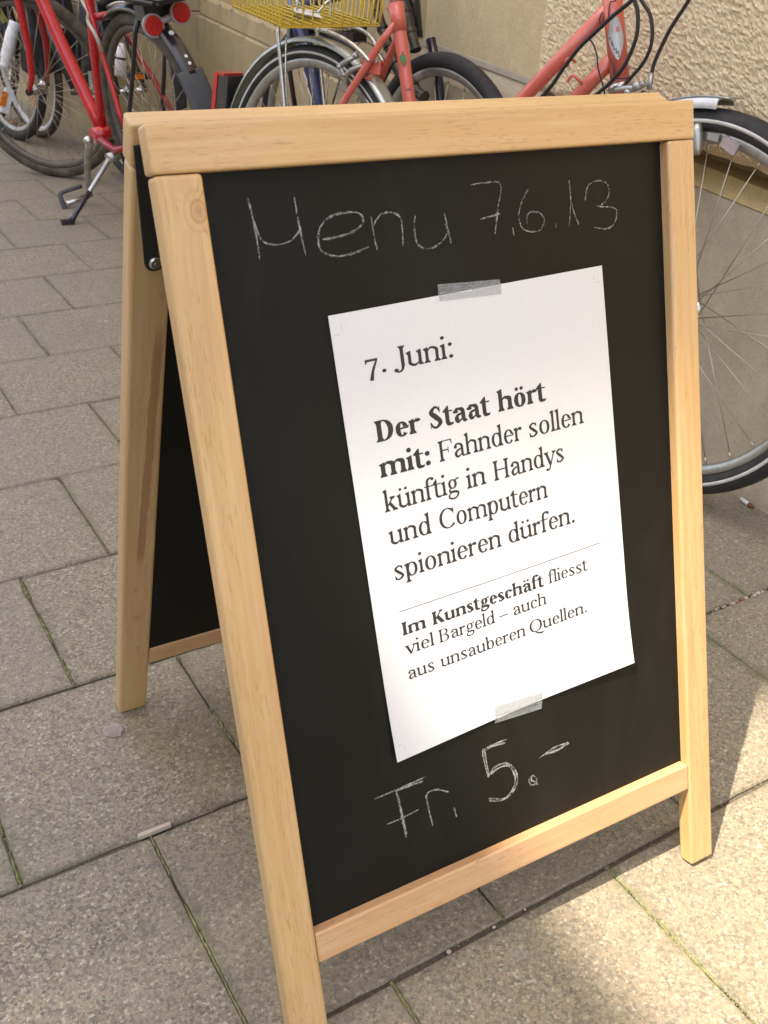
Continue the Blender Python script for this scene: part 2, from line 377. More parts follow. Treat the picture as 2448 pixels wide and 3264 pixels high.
# ------------------------------------------------------------------ serif lettering (own outlines, units of mm at the large size)
CAP, XH, ASC, DSC = 19.0, 13.2, 20.6, -5.4
class G:
    def __init__(s, bold):
        s.S, s.H, s.T = (4.0, 1.55, 1.2) if bold else (2.35, 1.15, .92)
        s.k = 5.0 if bold else 5.3; s.e = 1.15 if bold else 1.25; s.P = []; s.bold = bold
    def poly(s, p): s.P.append((list(p), [tuple(range(len(p)))]))
    def rect(s, x0, y0, x1, y1): s.poly([(x0,y0),(x1,y0),(x1,y1),(x0,y1)])
    def ell(s, cx, cy, rx, ry=None, n=18):
        ry = ry or rx; s.poly([(cx+rx*math.cos(2*PI*i/n), cy+ry*math.sin(2*PI*i/n)) for i in range(n)])
    def bowl(s, cx, cy, rx, ry, a0=0, a1=360, sw=None, hw=None, n=40, tilt=0):
        sw = s.S*1.08 if sw is None else sw; hw = s.H if hw is None else hw; vs = []; fs = []
        for i in range(n+1):
            a = math.radians(a0+(a1-a0)*i/n); c, d = math.cos(a), math.sin(a)
            c2 = math.copysign(abs(c)**.92, c); d2 = math.copysign(abs(d)**.92, d)
            ai = a+math.radians(tilt); vs += [(cx+rx*c2, cy+ry*d2), (cx+(rx-sw)*math.cos(ai), cy+(ry-hw)*math.sin(ai))]
        for i in range(n): fs.append((2*i, 2*i+1, 2*i+3, 2*i+2))
        s.P.append((vs, fs))
    def stroke(s, pts, ws, k=7):
        pp = smooth(pts, k); n = len(pts); vs = []; fs = []
        for i, q in enumerate(pp):
            u = i/k; j = min(int(u), n-2); f = u-j; f = f*f*(3-2*f); wd = ws[j]*(1-f)+ws[j+1]*f
            d = (pp[min(i+1, len(pp)-1)]-pp[max(i-1, 0)]); d.normalize(); nn = V((-d.y, d.x, 0))*wd/2
            vs += [(q.x+nn.x, q.y+nn.y), (q.x-nn.x, q.y-nn.y)]
        for i in range(len(pp)-1): fs.append((2*i, 2*i+1, 2*i+3, 2*i+2))
        s.P.append((vs, fs))
    def serif(s, x, y, up=1, l=1, r=1, w=None):
        w = s.S if w is None else w; e = s.e; T = s.T*up; b = s.T*1.5*up
        x0, x1 = x-(e if l else 0), x+w+(e if r else 0)
        s.poly([(x0, y), (x1, y), (x1, y+T*.75), (x+w+.12*r, y+T+b), (x-.12*l, y+T+b), (x0, y+T*.75)])
    def flag(s, x, y, w=None):                       # slanted top-left serif
        w = s.S if w is None else w
        s.poly([(x-s.e, y-s.T*1.7), (x-s.e, y-s.T*1.05), (x+w, y+.25), (x+w, y-3.2), (x, y-3.2)])
    def stem(s, x, y0, y1, w=None): s.rect(x, y0, x+(s.S if w is None else w), y1)
    def arch(s, x, x2, top=None):
        S_, H = s.S, s.H; top = XH if top is None else top
        s.stroke([(x+S_*.55, top-4.4), (x+S_+1.0, top-1.45), (x+S_+s.k*.55, top-H*.62), (x2+S_*.42, top-2.4), (x2+S_*.5, top-5.6)], [H*.7, H*1.1, H*1.7, S_*1.05, S_])
        s.stem(x2, 0, top-5.3)
    def dots(s, cx, y=17.2, r=None):
        r = r or (1.75 if s.bold else 1.3)
        s.ell(cx-2.5, y, r); s.ell(cx+2.5, y, r)
    def char(s, ch):
        S_, H, T, k = s.S, s.H, s.T, s.k; a = 1.35; P0 = len(s.P)
        if ch in 'nhm':
            s.stem(a, 0, (ASC if ch == 'h' else XH)-2.5); s.flag(a, ASC if ch == 'h' else XH); s.serif(a, 0)
            x2 = a+S_+k; s.arch(a, x2); s.serif(x2, 0)
            if ch == 'm': x3 = x2+S_+k; s.arch(x2, x3); s.serif(x3, 0); return x3+S_+1.4
            return x2+S_+1.4
        if ch in 'uü':
            s.stem(a, 3.4, XH-2.5); s.flag(a, XH); x2 = a+S_+k
            s.stroke([(a+S_*.5, 5.2), (a+S_*.55, 2.6), (a+S_+k*.35, .75), (x2-.6, 1.9), (x2+S_*.4, 4.2)], [S_, S_*1.02, H*1.9, H*1.1, H*.8])
            s.stem(x2, 0, XH-2.5); s.flag(x2, XH); s.serif(x2, 0, l=0)
            if ch == 'ü': s.dots((a+x2+S_)/2)
            return x2+S_+1.5
        if ch == 'i': s.stem(a, 0, XH-2.5); s.flag(a, XH); s.serif(a, 0); s.ell(a+S_*.5, 18.4, 1.55 if not s.bold else 2.2); return a+S_+1.4
        if ch == 'l': s.stem(a, 0, ASC-2.5); s.flag(a, ASC); s.serif(a, 0); return a+S_+1.4
        if ch == 'r':
            s.stem(a, 0, XH-2.5); s.flag(a, XH); s.serif(a, 0)
            s.stroke([(a+S_*.6, XH-5), (a+S_+.9, XH-2.0), (a+S_+2.9, XH-H*.9)], [H*.8, H*1.2, S_*.95]); s.ell(a+S_+3.2, XH-1.75, S_*.72, 1.55); return a+S_+5.0
        if ch in 'oö':
            rx = 5.1 if not s.bold else 5.9; s.bowl(a+rx-.4, XH/2, rx, XH/2+.25, tilt=6)
            if ch == 'ö': s.dots(a+rx-.4)
            return 2*rx+a+.6
        if ch == 'e':
            rx = 4.8 if not s.bold else 5.6; cx = a+rx-.4; s.bowl(cx, XH/2, rx, XH/2+.25, 14, 322, tilt=5)
            s.stroke([(cx+rx-.15, XH*.52), (cx+rx-.3, XH*.62), (cx+rx*.93, XH*.68)], [.3, S_*.6, S_*.9], 4)
            s.rect(cx-rx+S_*.5, XH*.50, cx+rx-.05, XH*.50+H); return 2*rx+a+.1
        if ch == 'c':
            rx = 4.8 if not s.bold else 5.5; cx = a+rx-.4; s.bowl(cx, XH/2, rx, XH/2+.25, 48, 322); s.ell(cx+rx*.62, XH-2.5, S_*.72, 1.55); return 2*rx+a-.2
        if ch in 'dbpgaä' and ch not in 'gaä':
            rx = 5.0 if not s.bold else 6.0
            if ch == 'd': cx = a+rx-.4; sx = cx+rx-S_*1.02; s.bowl(cx, XH/2, rx, XH/2+.2); s.stem(sx, 0, ASC-2.5); s.flag(sx, ASC); s.serif(sx, 0, l=0); return sx+S_+1.5
            if ch == 'b': s.stem(a, .2, ASC-2.5); s.flag(a, ASC); cx = a+S_*.05+rx; s.bowl(cx, XH/2, rx, XH/2+.2); return cx+rx+.9
            if ch == 'p': s.stem(a, DSC, XH-2.5); s.flag(a, XH); s.serif(a, DSC); cx = a+S_*.05+rx; s.bowl(cx, XH/2, rx, XH/2+.2); return cx+rx+.9
        if ch in 'aä':
            sx = a+6.4+(.4 if s.bold else 0)
            s.stroke([(a+1.3, XH-3.2), (a+2.2, XH-1.0), (a+4.6, XH-H*.6), (sx+S_*.3, XH-2.2), (sx+S_*.5, XH-5.4)], [S_*.75, H*1.5, H*1.5, S_*.95, S_]); s.ell(a+1.4, XH-3.1, S_*.68, 1.5)
            s.stem(sx, 2.0, XH-5.2)
            s.stroke([(sx+S_*.5, XH-5.4), (a+3.4, XH-6.6), (a+S_*.5+.1, 3.6), (a+2.9, .55), (sx+.3, 2.6)], [H, H*1.6, S_*1.1, H*1.7, H*.8])
            s.stroke([(sx+S_*.5, 2.6), (sx+S_*.75, .85), (sx+S_+1.6, .75)], [S_, S_*.8, H])
            if ch == 'ä': s.dots(a+5)
            return sx+S_+1.7
        if ch == 's':
            s.stroke([(a+7.0, XH-3.4), (a+5.6, XH-.8), (a+3.3, XH-H*.5), (a+1.1, XH-3.1), (a+3.9, XH*.52), (a+7.0, 3.2), (a+4.3, H*.5), (a+1.6, .9), (a+.5, 3.9)], [H*.7, H*1.2, H*1.5, S_*.95, S_*1.15, S_*.95, H*1.5, H*1.3, H*.7])
            s.poly([(a+6.5, XH), (a+7.3, XH), (a+7.3, XH-4), (a+6.8, XH-4)]); s.poly([(a+.1, 0), (a+.9, 0), (a+.6, 4.4), (a+.1, 4.4)]); return a+8.9
        if ch == 't':
            s.stem(a+.6, 2.6, XH+.2); s.poly([(a+.6, XH-.2), (a+.6+S_, XH-.2), (a+.6+S_, XH+4.3), (a+.6+S_*.7, XH+4.3), (a-1.4, XH-.1)])
            s.rect(a-1.3, XH-T*1.15, a+S_+4.2, XH-.05); s.stroke([(a+.6+S_*.5, 3.2), (a+.9+S_*.6, 1.1), (a+S_+2.6, .55), (a+S_+4.3, 1.6)], [S_, S_*.95, H*1.5, H*.6]); return a+S_+4.3
        if ch == 'f':
            s.stem(a+.4, 0, ASC-4.4); s.serif(a+.4, 0, w=S_); s.rect(a-1.5, XH-T*1.15, a+S_+3.9, XH)
            s.stroke([(a+.4+S_*.5, ASC-4.8), (a+.9+S_*.6, ASC-1.8), (a+S_+2.4, ASC-H*.5), (a+S_+4.4, ASC-1.0)], [S_, S_*.9, H*1.5, S_*.6]); s.ell(a+S_+4.4, ASC-1.7, S_*.62, 1.4); return a+S_+3.9
        if ch == 'g':
            rx = 4.1 if not s.bold else 4.8; cx = a+rx+.2; s.bowl(cx, XH-4.45, rx, 4.6, sw=S_*.95)
            s.stroke([(cx+rx*.55, XH-1.3), (cx+rx+.9, XH-.2), (cx+rx+2.3, XH-.6)], [H, H*1.2, S_*.7])
            s.stroke([(cx-rx*.5, XH-8.2), (a+.9, 3.2), (a+2.2, 1.55), (cx+2.2, 1.15), (cx+rx+.6, -.6), (cx+2.6, -4.4), (cx-1.6, -5.0), (a+.3, -3.5), (a+.2, -1.4), (a+2.6, 1.0)], [H*.9, H*1.3, S_*.95, S_*1.0, S_*.85, H*1.3, H*1.4, S_*.8, H*1.2, H*.8]); return cx+rx+1.9
        if ch == 'k':
            s.stem(a, 0, ASC-2.5); s.flag(a, ASC); s.serif(a, 0)
            s.stroke([(a+S_-.2, 5.2), (a+S_+5.2, XH-.5)], [H*1.1, H*1.1], 1); s.serif(a+S_+3.0, XH, -1, w=2.6)
            s.stroke([(a+S_+1.6, 7.4), (a+S_+6.0, .4)], [S_*1.12, S_*1.12], 1); s.serif(a+S_+4.6, 0, w=2.4); return a+S_+8.2
        if ch in 'vy':
            s.stroke([(a+.8, XH-.3), (a+4.9, .2)], [S_*1.1, S_*1.1], 1); s.stroke([(a+9.4, XH-.4), (a+5.0, .1)], [H*1.1, H*1.1], 1)
            s.serif(a-.3, XH, -1, w=2.4); s.serif(a+8.3, XH, -1, w=1.9)
            if ch == 'y': s.stroke([(a+5.1, .6), (a+3.4, -3.8), (a+1.2, -4.6)], [H*1.2, H*1.2, S_*.7]); s.ell(a+1.0, -4.1, S_*.62, 1.3)
            return a+10.4
        if ch in '.:':
            r = 1.6 if not s.bold else 2.3; s.ell(a+r-.2, r-.15, r)
            if ch == ':': s.ell(a+r-.2, XH-r+.2, r)
            return a+2*r+1.0
        if ch == '–': s.rect(.3, 5.6, 13.8, 5.6+H*1.25); return 14.2
        if ch == 'D':
            s.stem(a+.6, 0, CAP, S_*1.08); s.rect(a-.9, 0, a+7, T); s.rect(a-.9, CAP-T, a+7, CAP); s.bowl(a+5.8, CAP/2, 8.6 if not s.bold else 9.2, CAP/2, -90, 90, sw=S_*1.15, hw=T*1.05); s.serif(a+.6, 0, w=S_*1.08); s.serif(a+.6, CAP, -1, w=S_*1.08); return a+16.0
        if ch in 'FIHKBCSJQ':
            S1 = S_*1.08
            if ch in 'FIHKB': s.stem(a+.6, 0, CAP, S1); s.serif(a+.6, 0, w=S1); s.serif(a+.6, CAP, -1, w=S1)
            if ch == 'I': return a+S1+2.2
            if ch == 'H': x2 = a+S1+8.9; s.stem(x2, 0, CAP, S1); s.serif(x2, 0, w=S1); s.serif(x2, CAP, -1, w=S1); s.rect(a+S1, CAP*.5-H*.3, x2+.2, CAP*.5+H*.8); return x2+S1+2.0
            if ch == 'F': s.rect(a+S1*.6, CAP-T, a+12.2, CAP); s.poly([(a+11.1, CAP-T), (a+12.2, CAP), (a+12.5, CAP-4.6), (a+11.8, CAP-4.6)]); s.rect(a+S1, 9.3, a+8.6, 9.3+H*1.1); s.rect(a+8.1, 6.9, a+8.8, 12.6); return a+12.6
            if ch == 'K': s.stroke([(a+S1+.2, 7.9), (a+S1+8.4, CAP-.4)], [H*1.15, H*1.15], 1); s.serif(a+S1+6.2, CAP, -1, w=3.0); s.stroke([(a+S1+2.4, 10.6), (a+S1+9.0, .4)], [S1*1.12, S1*1.12], 1); s.serif(a+S1+7.0, 0, w=3.2); return a+S1+11.6
            if ch == 'B': s.bowl(a+5.6, CAP-4.7, 5.7, 4.7, -90, 90, sw=S_, hw=T); s.bowl(a+5.9, 5.0, 6.6, 5.3, -90, 90, sw=S_*1.1, hw=T); s.rect(a-.9, 0, a+6.3, T); s.rect(a-.9, CAP-T, a+6, CAP); s.rect(a+1, 9.5, a+6, 9.5+T); return a+14.0
            if ch in 'CQ':
                rx = 8.4
                if ch == 'C': s.bowl(a+rx-.5, CAP/2, rx, CAP/2+.3, 38, 322, sw=S_*1.15); s.rect(a+13.3, 12.9, a+14.0, CAP); s.poly([(a+12.2, CAP-3.2), (a+13.4, CAP-2.2), (a+13.4, CAP-5.4)]); return a+15.4
                s.bowl(a+rx-.5, CAP/2, rx, CAP/2+.3, sw=S_*1.15); s.stroke([(a+6.2, .7), (a+10.0, -2.9), (a+15.2, -4.6), (a+18.3, -3.4)], [H, S_*.9, S_*1.15, H*.6]); return a+17.0
            if ch == 'J': s.stem(a+3.6, 1.8, CAP, S1); s.serif(a+3.6, CAP, -1, w=S1); s.stroke([(a+3.6+S1*.5, 2.6), (a+3.6+S1*.1, -1.2), (a+1.2, -2.4), (a-.6, -1.2)], [S1, S1*.7, H*1.2, S_*.7]); s.ell(a-.4, -.7, S_*.72, 1.5); return a+S1+5.0
            if ch == 'S':
                s.stroke([(a+10.0, CAP-4.6), (a+8.3, CAP-1.1), (a+5.3, CAP-.5), (a+2.0, CAP-4.6), (a+5.7, CAP*.53), (a+9.9, 4.8), (a+6.4, .6), (a+2.8, 1.3), (a+.8, 5.6)], [H*.7, H*1.2, H*1.5, S_*1.05, S_*1.2, S_*1.05, H*1.5, H*1.3, H*.7])
                s.poly([(a+9.7, CAP), (a+10.5, CAP), (a+10.5, CAP-5.6), (a+9.9, CAP-5.6)]); s.poly([(a+.2, 0), (a+1.0, 0), (a+.9, 5.9), (a+.2, 5.9)]); return a+13.0
        if ch == '7':                                  # old-style seven that drops below the line
            s.poly([(a, XH), (a+.2, XH-4.0), (a+.9, XH-3.8), (a+1.7, XH-2.0), (a+9.0, XH-2.1), (a+9.8, XH)]); s.stroke([(a+9.0, XH-1.2), (a+5.4, 3.6), (a+3.4, DSC+.6)], [H*1.1, S_*.9, S_*1.25]); return a+10.8
        return 5.0
def word(text, bold, x0, x1, base, scale, name, mat, parent, to_world, z=0.00045, first=None):
    """a printed word: glyph faces stacked some micrometres apart, fitted between x0 and x1 (mm)"""
    g = G(bold); pen = 0.0; pcs = []
    for ch in text:
        n0 = len(g.P); adv = g.char(ch)
        for (vs, fs) in g.P[n0:]: pcs.append(([(p[0]+pen, p[1]) for p in vs], fs))
        pen += adv
    mn = min(p[0] for vs, _ in pcs for p in vs); mx = max(p[0] for vs, _ in pcs for p in vs)
    sx = (x1-x0)/(mx-mn); mb = MB()
    for i, (vs, fs) in enumerate(pcs):
        mb.add([to_world(x0+(p[0]-mn)*sx, base-p[1]*scale, z+(i % 12)*2.5e-6) for p in vs], fs)
    o = mb.build(name, mat, parent)
    return o, sx/scale
# ================================================================== THE A-BOARD
TH = 0.3162; sT, cT = math.sin(TH), math.cos(TH)
BW, HR, WL, HP, HB, TT, REC, LL, GAP = .5506, .036, .0378, .6790, .0322, .0199, .0120, .8489, .0068
class Frame:                       # u across, v down the leg, w outwards; side +1 front, -1 back
    def __init__(s, side):
        s.side = side; y0 = -GAP-TT*cT; z0 = LL*cT
        s.O = V((0, y0*side, z0)); s.U = V((1, 0, 0)); s.Vd = V((0, -sT*side, -cT)); s.N = V((0, -cT*side, sT))
    def p(s, u, v, w): return s.O+s.U*u+s.Vd*v+s.N*w
WR = .0348
FR, BK = Frame(1), Frame(-1)
sign = thing('sandwich_board', Matrix.Translation(V((BW/2, 0, GZ))), 'folding pine A-frame chalkboard sign with a taped white poster, standing on the paving', 'A-board')
def plank(name, fr, u0, u1, v0, v1, w0, w1, along, mat, bev=.0028, cut=None):
    """wooden board; along 'u' or 'v' is its long axis, which becomes local X"""
    L, Wd = ((u1-u0), (v1-v0)) if along == 'u' else ((v1-v0), (u1-u0))
    T = w1-w0; bm = beveled_box(L, Wd, T, bev, 3)
    me = bpy.data.meshes.new(name)
    for f in bm.faces: f.smooth = f.calc_area() < max(L*Wd, Wd*T)*.2
    if cut:
        for vv in bm.verts: cut(vv.co)
    bm.to_mesh(me); bm.free(); me.materials.append(M[mat])
    c = fr.p((u0+u1)/2, (v0+v1)/2, (w0+w1)/2)
    if along == 'u': X, Y = fr.U, fr.Vd
    else: X, Y = fr.Vd, fr.U
    Z = X.cross(Y)
    return link(name, me, sign, WM[sign.name].inverted() @ basis(c, X, Y, Z))
def panel(name, fr):
    mb = MB(); c = fr.p(BW/2, HR+HP/2, -REC-.0025)
    mb.box(c, (BW/2-WL+.004, HP/2+.004, .0025), (fr.U, fr.Vd, fr.N)); return mb.build(name, M['board'], sign)
for fr in (FR, BK):
    front = fr is FR
    a = plank('top_rail', fr, -.0012, BW+.0012, 0, HR, -TT, 0, 'u', 'wood', .0032)
    ll = plank('leg', fr, 0, WL, HR+.0006, LL, -TT, 0, 'v', 'wood_knot' if front else 'wood_resin', .0042)
    rl = plank('leg', fr, BW-WR, BW, HR+.0006, LL, -TT, 0, 'v', 'wood', .0036)
    plank('bottom_rail', fr, WL+.0003, BW-WR-.0003, HR+HP, HR+HP+HB, -TT+.001, -.0006, 'u', 'wood_pink', .0024)
    panel('chalkboard_panel', fr)
    a['label'] = 'front top rail' if front else 'rear top rail'
    ll['label'] = 'front left leg with a round knot at its top' if front else 'rear left leg with a reddish resin streak'
# knot of the front left leg lies near its top: the knot material is centred on local (x, y) = (-.395 ...), shifted through the mesh
def shift_mesh(o, dx, dy):
    for v_ in o.data.vertices: v_.co.x += dx; v_.co.y += dy
    o.matrix_basis = o.matrix_basis @ Matrix.Translation(V((-dx, -dy, 0)))
for o in list(sign.children):
    if o.name.startswith('leg') and o.data.materials[0].name.startswith('varnished pine with'):
        shift_mesh(o, (LL-HR)/2, 0)                  # local x = distance from the leg's top
        if 'knot' in o.data.materials[0].name: shift_mesh(o, -.020, 0)
# hinge straps between the frames, each with its screw
for u_t, u_b, s_ in ((.0095, .0215, 1), (BW-.0095, BW-.0215, -1)):
    mb = MB(); pts = []
    wI = -TT-.0028; hw = .0088
    A0, A1 = (u_t, .016), (u_b, .124); dx, dy = A1[0]-A0[0], A1[1]-A0[1]; l = math.hypot(dx, dy); dx /= l; dy /= l
    out = [(A0[0]-dy*hw, A0[1]+dx*hw), (A0[0]+dy*hw, A0[1]-dx*hw)]
    out += [(A1[0]+math.cos(t)*(dy*hw)+math.sin(t)*dx*hw, A1[1]-math.cos(t)*(dx*hw)+math.sin(t)*dy*hw) for t in [PI*i/10 for i in range(11)]]
    n = len(out); vs = [BK.p(a, b, wI) for a, b in out]+[BK.p(a, b, -TT-.0006) for a, b in out]
    mb.add(vs, [tuple(range(n)), tuple(range(n, 2*n))[::-1]]+[(i, (i+1) % n, n+(i+1) % n, n+i) for i in range(n)])
    st = mb.build('hinge_strap', M['steel_black'], sign)
    mb = MB(); c = BK.p(u_b, .124, wI-.0008); nn = -BK.N
    mb.tube([c-nn*.002, c+nn*.0008, c+nn*.0022], [.0058, .0058, .0042], 20)
    mb.tube([c+nn*.0021, c+nn*.0025], [.0022, .0016], 6); mb.build('screw', M['zinc'], st)
# little light dent on the rear left leg near its foot
# ------------------------------------------------------------------ chalk writing
def ribbon(mb, pts, wd, w, fr=FR, k=6, taper=True):
    pp = smooth(pts, k); n = len(pp); vs = []; fs = []
    for i, q in enumerate(pp):
        d = (pp[min(i+1, n-1)]-pp[max(i-1, 0)]); d.normalize()
        ww = wd*(.75+.5*noise.noise(V((q.x*.15, q.y*.15, w*9e3))))*.5
        if taper and (i == 0 or i == n-1): ww *= .4
        vs += [fr.p((q.x-d.y*ww)/1000, (q.y+d.x*ww)/1000, w), fr.p((q.x+d.y*ww)/1000, (q.y-d.x*ww)/1000, w)]
    for i in range(n-1): fs.append((2*i, 2*i+1, 2*i+3, 2*i+2))
    mb.add(vs, fs)
CH = {'M1': [(75.8, 56.2), (78.8, 76.2), (79.5, 105.0)], 'M1b': [(76.7, 60.9), (81.0, 84.6), (86.7, 92.3), (96.8, 94.7), (109.0, 92.3), (117.1, 85.7), (119.2, 83.8)], 'M2': [(116.4, 58.7), (117.7, 81.6), (120.2, 105.4)], 'e': [(137.1, 94.3), (150.0, 93.5), (165.4, 91.0), (176.4, 84.5), (174.8, 76.8), (162.5, 74.8), (147.4, 76.7), (137.1, 83.7), (133.3, 93.5), (135.1, 103.2), (148.0, 108.8), (165.7, 107.7), (180.3, 103.9)], 'n1': [(185.2, 79.2), (185.4, 89.6), (187.4, 108.3)], 'n2': [(186.2, 87.5), (193.7, 79.4), (204.3, 78.1), (212.9, 82.7), (214.1, 94.3), (213.1, 107.0)], 'u': [(228.4, 82.2), (226.3, 93.1), (227.6, 105.5), (235.1, 111.2), (247.6, 109.6), (259.7, 100.6), (258.0, 91.4)], 'u2': [(258.0, 83.1), (260.8, 96.1), (262.7, 109.5)], '7': [(288.7, 61.3), (303.6, 60.5), (320.8, 63.0), (315.8, 84.7), (310.8, 105.8)], '7b': [(295.4, 91.3), (319.0, 88.2)], 'c1': [(330.9, 101.1), (331.7, 108.7)], '6': [(351.6, 69.1), (343.1, 79.8), (339.0, 91.2), (341.1, 102.0), (349.8, 106.7), (362.2, 106.2), (367.5, 98.3), (363.4, 91.3), (352.8, 89.5), (348.0, 93.1), (347.9, 100.2)], 'c2': [(380.7, 101.8), (381.1, 107.6)], '1': [(399.7, 64.5), (400.3, 81.7), (396.8, 106.8)], '1b': [(400.2, 82.9), (404.1, 95.3), (408.5, 105.6)], '3': [(417.8, 84.2), (422.0, 71.3), (435.3, 67.3), (446.6, 71.7), (447.0, 81.5), (440.5, 88.4), (432.1, 90.7), (450.3, 92.8), (456.4, 97.0), (452.7, 107.9), (442.3, 112.4), (425.9, 109.3)], 'F1': [(120.2, 610.0), (148.9, 609.5), (179.1, 608.2)], 'F1b': [(143.8, 610.7), (161.9, 611.0), (175.3, 611.6)], 'F2': [(144.7, 608.5), (147.4, 635.2), (149.9, 664.8)], 'F2b': [(146.5, 615.6), (148.9, 642.2), (151.0, 661.0)], 'F3': [(131.2, 641.5), (148.3, 641.4), (167.0, 639.8)], 'r1': [(176.9, 627.4), (178.3, 644.3), (180.7, 663.0)], 'r2': [(175.8, 630.9), (180.5, 625.6), (190.6, 626.9), (202.6, 634.2)], 'c3': [(207.1, 653.5), (207.9, 659.5), (209.1, 665.0)], '5a': [(276.8, 602.4), (260.3, 602.4), (246.5, 603.7)], '5a2': [(275.4, 605.8), (258.3, 604.0), (247.3, 606.0)], '5b': [(246.5, 603.7), (247.9, 618.4), (250.8, 636.1)], '5b2': [(249.1, 605.6), (250.5, 621.0), (251.9, 635.9)], '5c': [(250.8, 636.1), (259.7, 627.8), (274.3, 628.8), (284.4, 640.4), (285.9, 652.9), (280.5, 662.7), (268.8, 667.4), (248.5, 659.5)], '5c2': [(254.3, 634.1), (263.0, 630.7), (275.8, 632.1), (282.3, 643.0), (283.2, 653.5), (276.7, 663.0), (265.0, 668.0), (249.0, 662.3)], 'dot': [(304.0, 654.6), (300.6, 658.5), (302.4, 664.3), (308.8, 665.7), (310.4, 660.5), (305.9, 654.6), (303.6, 659.6), (307.9, 663.0), (311.4, 667.8)], 'dash': [(315.4, 638.3), (324.9, 635.9), (340.5, 637.1), (356.5, 634.9)], 'dash2': [(318.9, 637.8), (334.9, 633.3), (355.8, 634.0)], 'dash3': [(322.9, 636.6), (338.4, 638.1), (348.4, 636.5)]}
def chalk_word(keys, wd, mat, z=.0003):
    mb = MB()
    for i, k in enumerate(keys): ribbon(mb, CH[k], wd*(1.25 if k in ('M1', 'e', 'F2') else 1), -REC+z+i*4e-6)
    o = mb.build('chalk_writing', M[mat], sign); return o
chalk_word(['M1', 'M1b', 'M2', 'e', 'n1', 'n2', 'u', 'u2'], 1.9, 'chalk')['label'] = 'chalked word Menu'
chalk_word(['7', '7b', 'c1', '6', 'c2', '1', '1b', '3'], 1.7, 'chalk')['label'] = 'chalked date 7.6.13'
chalk_word(['F1', 'F1b', 'F2', 'F2b', 'F3', 'r1', 'r2', 'c3'], 2.1, 'chalk2')['label'] = 'chalked Fr.'
chalk_word(['5a', '5a2', '5b', '5b2', '5c', '5c2', 'dot', 'dash', 'dash2', 'dash3'], 2.2, 'chalk2')['label'] = 'chalked price 5.-'
# ------------------------------------------------------------------ the poster (A3) taped to the front panel
PR = .03382; cr, sr = math.cos(PR), math.sin(PR)
PU, PV = .29040, .36262
def pap(x, y, z):
    """millimetres from the sheet's top left corner; the sheet bows a little off the board"""
    dx, dy = (x-148.5)/989, (y-210)/992.7
    b = .0011+.0012*math.sin(max(0, min(1, x/297))*PI)*math.sin(max(0, min(1, y/420))*PI*1.0)+.004*max(0, (y-330)/90)**2*max(0, (x-180)/117)+.0035*max(0, (y-330)/90)**2*max(0, (110-x)/110)
    return FR.p(PU+dx*cr+dy*sr, PV-dx*sr+dy*cr, -REC+b+z)
poster = thing('poster', basis(pap(148.5, 210, 0), FR.U, FR.Vd, FR.U.cross(FR.Vd)), 'white newspaper placard with black headline taped to the front of the chalkboard', 'poster')
mb = MB(); nx, ny = 22, 30
for z in (.00035, 0.0): mb.v += [tuple(pap(297*i/nx, 420*j/ny, z)) for j in range(ny+1) for i in range(nx+1)]
n1 = (nx+1)*(ny+1)
for j in range(ny):
    for i in range(nx):
        q = j*(nx+1)+i; mb.f += [(q, q+1, q+nx+2, q+nx+1), (n1+q, n1+q+nx+1, n1+q+nx+2, n1+q+1)]; mb.sm += [True]*2; mb.mi += [0]*2
mb.build('sheet', M['paper'], poster)
ratios = []
def line(base, words, scale):
    for (tx, bold, x0, x1) in words:
        o, r = word(tx, bold, x0, x1, base, scale, 'printed_word', M['ink'], poster, pap); ratios.append((tx, round(r, 2)))
line(56.0, [('7.', 0, 27.6, 47.5), ('Juni:', 0, 55.0, 117.0)], 1.03)
line(115.3, [('Der', 1, 28.0, 74.6), ('Staat', 1, 84.0, 150.0), ('hört', 1, 158.8, 215.4)], 1.0)
line(147.2, [('mit:', 1, 27.0, 79.5), ('Fahnder', 0, 89.0, 183.0), ('sollen', 0, 191.5, 258.6)], 1.0)
line(179.2, [('künftig', 0, 26.4, 107.0), ('in', 0, 114.6, 136.4), ('Handys', 0, 145.6, 230.0)], 1.0)
line(210.6, [('und', 0, 26.6, 71.2), ('Computern', 0, 80.6, 206.0)], 1.0)
line(244.6, [('spionieren', 0, 27.1, 145.8), ('dürfen.', 0, 154.6, 236.4)], 1.0)
line(299.2, [('Im', 1, 26.6, 52.2), ('Kunstgeschäft', 1, 59.4, 191.0), ('fliesst', 0, 196.6, 247.8)], .68)
line(319.0, [('viel', 0, 26.6, 58.6), ('Bargeld', 0, 63.8, 128.6), ('–', 0, 133.7, 144.5), ('auch', 0, 151.0, 192.0)], .68)
line(344.1, [('aus', 0, 26.4, 55.0), ('unsauberen', 0, 62.2, 162.8), ('Quellen.', 0, 168.2, 242.0)], .68)
print('word fit', ratios)
mb = MB(); vs = []
for i in range(25):
    x = 26.2+241.2*i/24; vs += [pap(x, 274.9, .00045), pap(x, 275.5, .00045)]
mb.add(vs, [(2*i, 2*i+1, 2*i+3, 2*i+2) for i in range(24)]); mb.build('rule', M['ink'], poster)
for (x0, y0, x1, y1) in ((10.8, 9.4, 10.8, 14.4), (3.1, 16.7, 8.0, 16.7), (285.9, 7.6, 285.9, 12.4), (287.9, 14.8, 292.6, 14.8), (284.5, 406, 284.5, 411), (287.3, 403.6, 292, 403.6), (10.4, 406.6, 10.4, 411.4), (2.8, 404.3, 7.8, 404.3)):
    t_ = .12; mb = MB()
    mb.add([pap(x0-t_, y0-t_, .00042), pap(x1+t_, y0-t_, .00042), pap(x1+t_, y1+t_, .00042), pap(x0-t_, y1+t_, .00042)], [(0, 1, 2, 3)])
    mb.build('crop_mark', M['grey_ink'], poster)
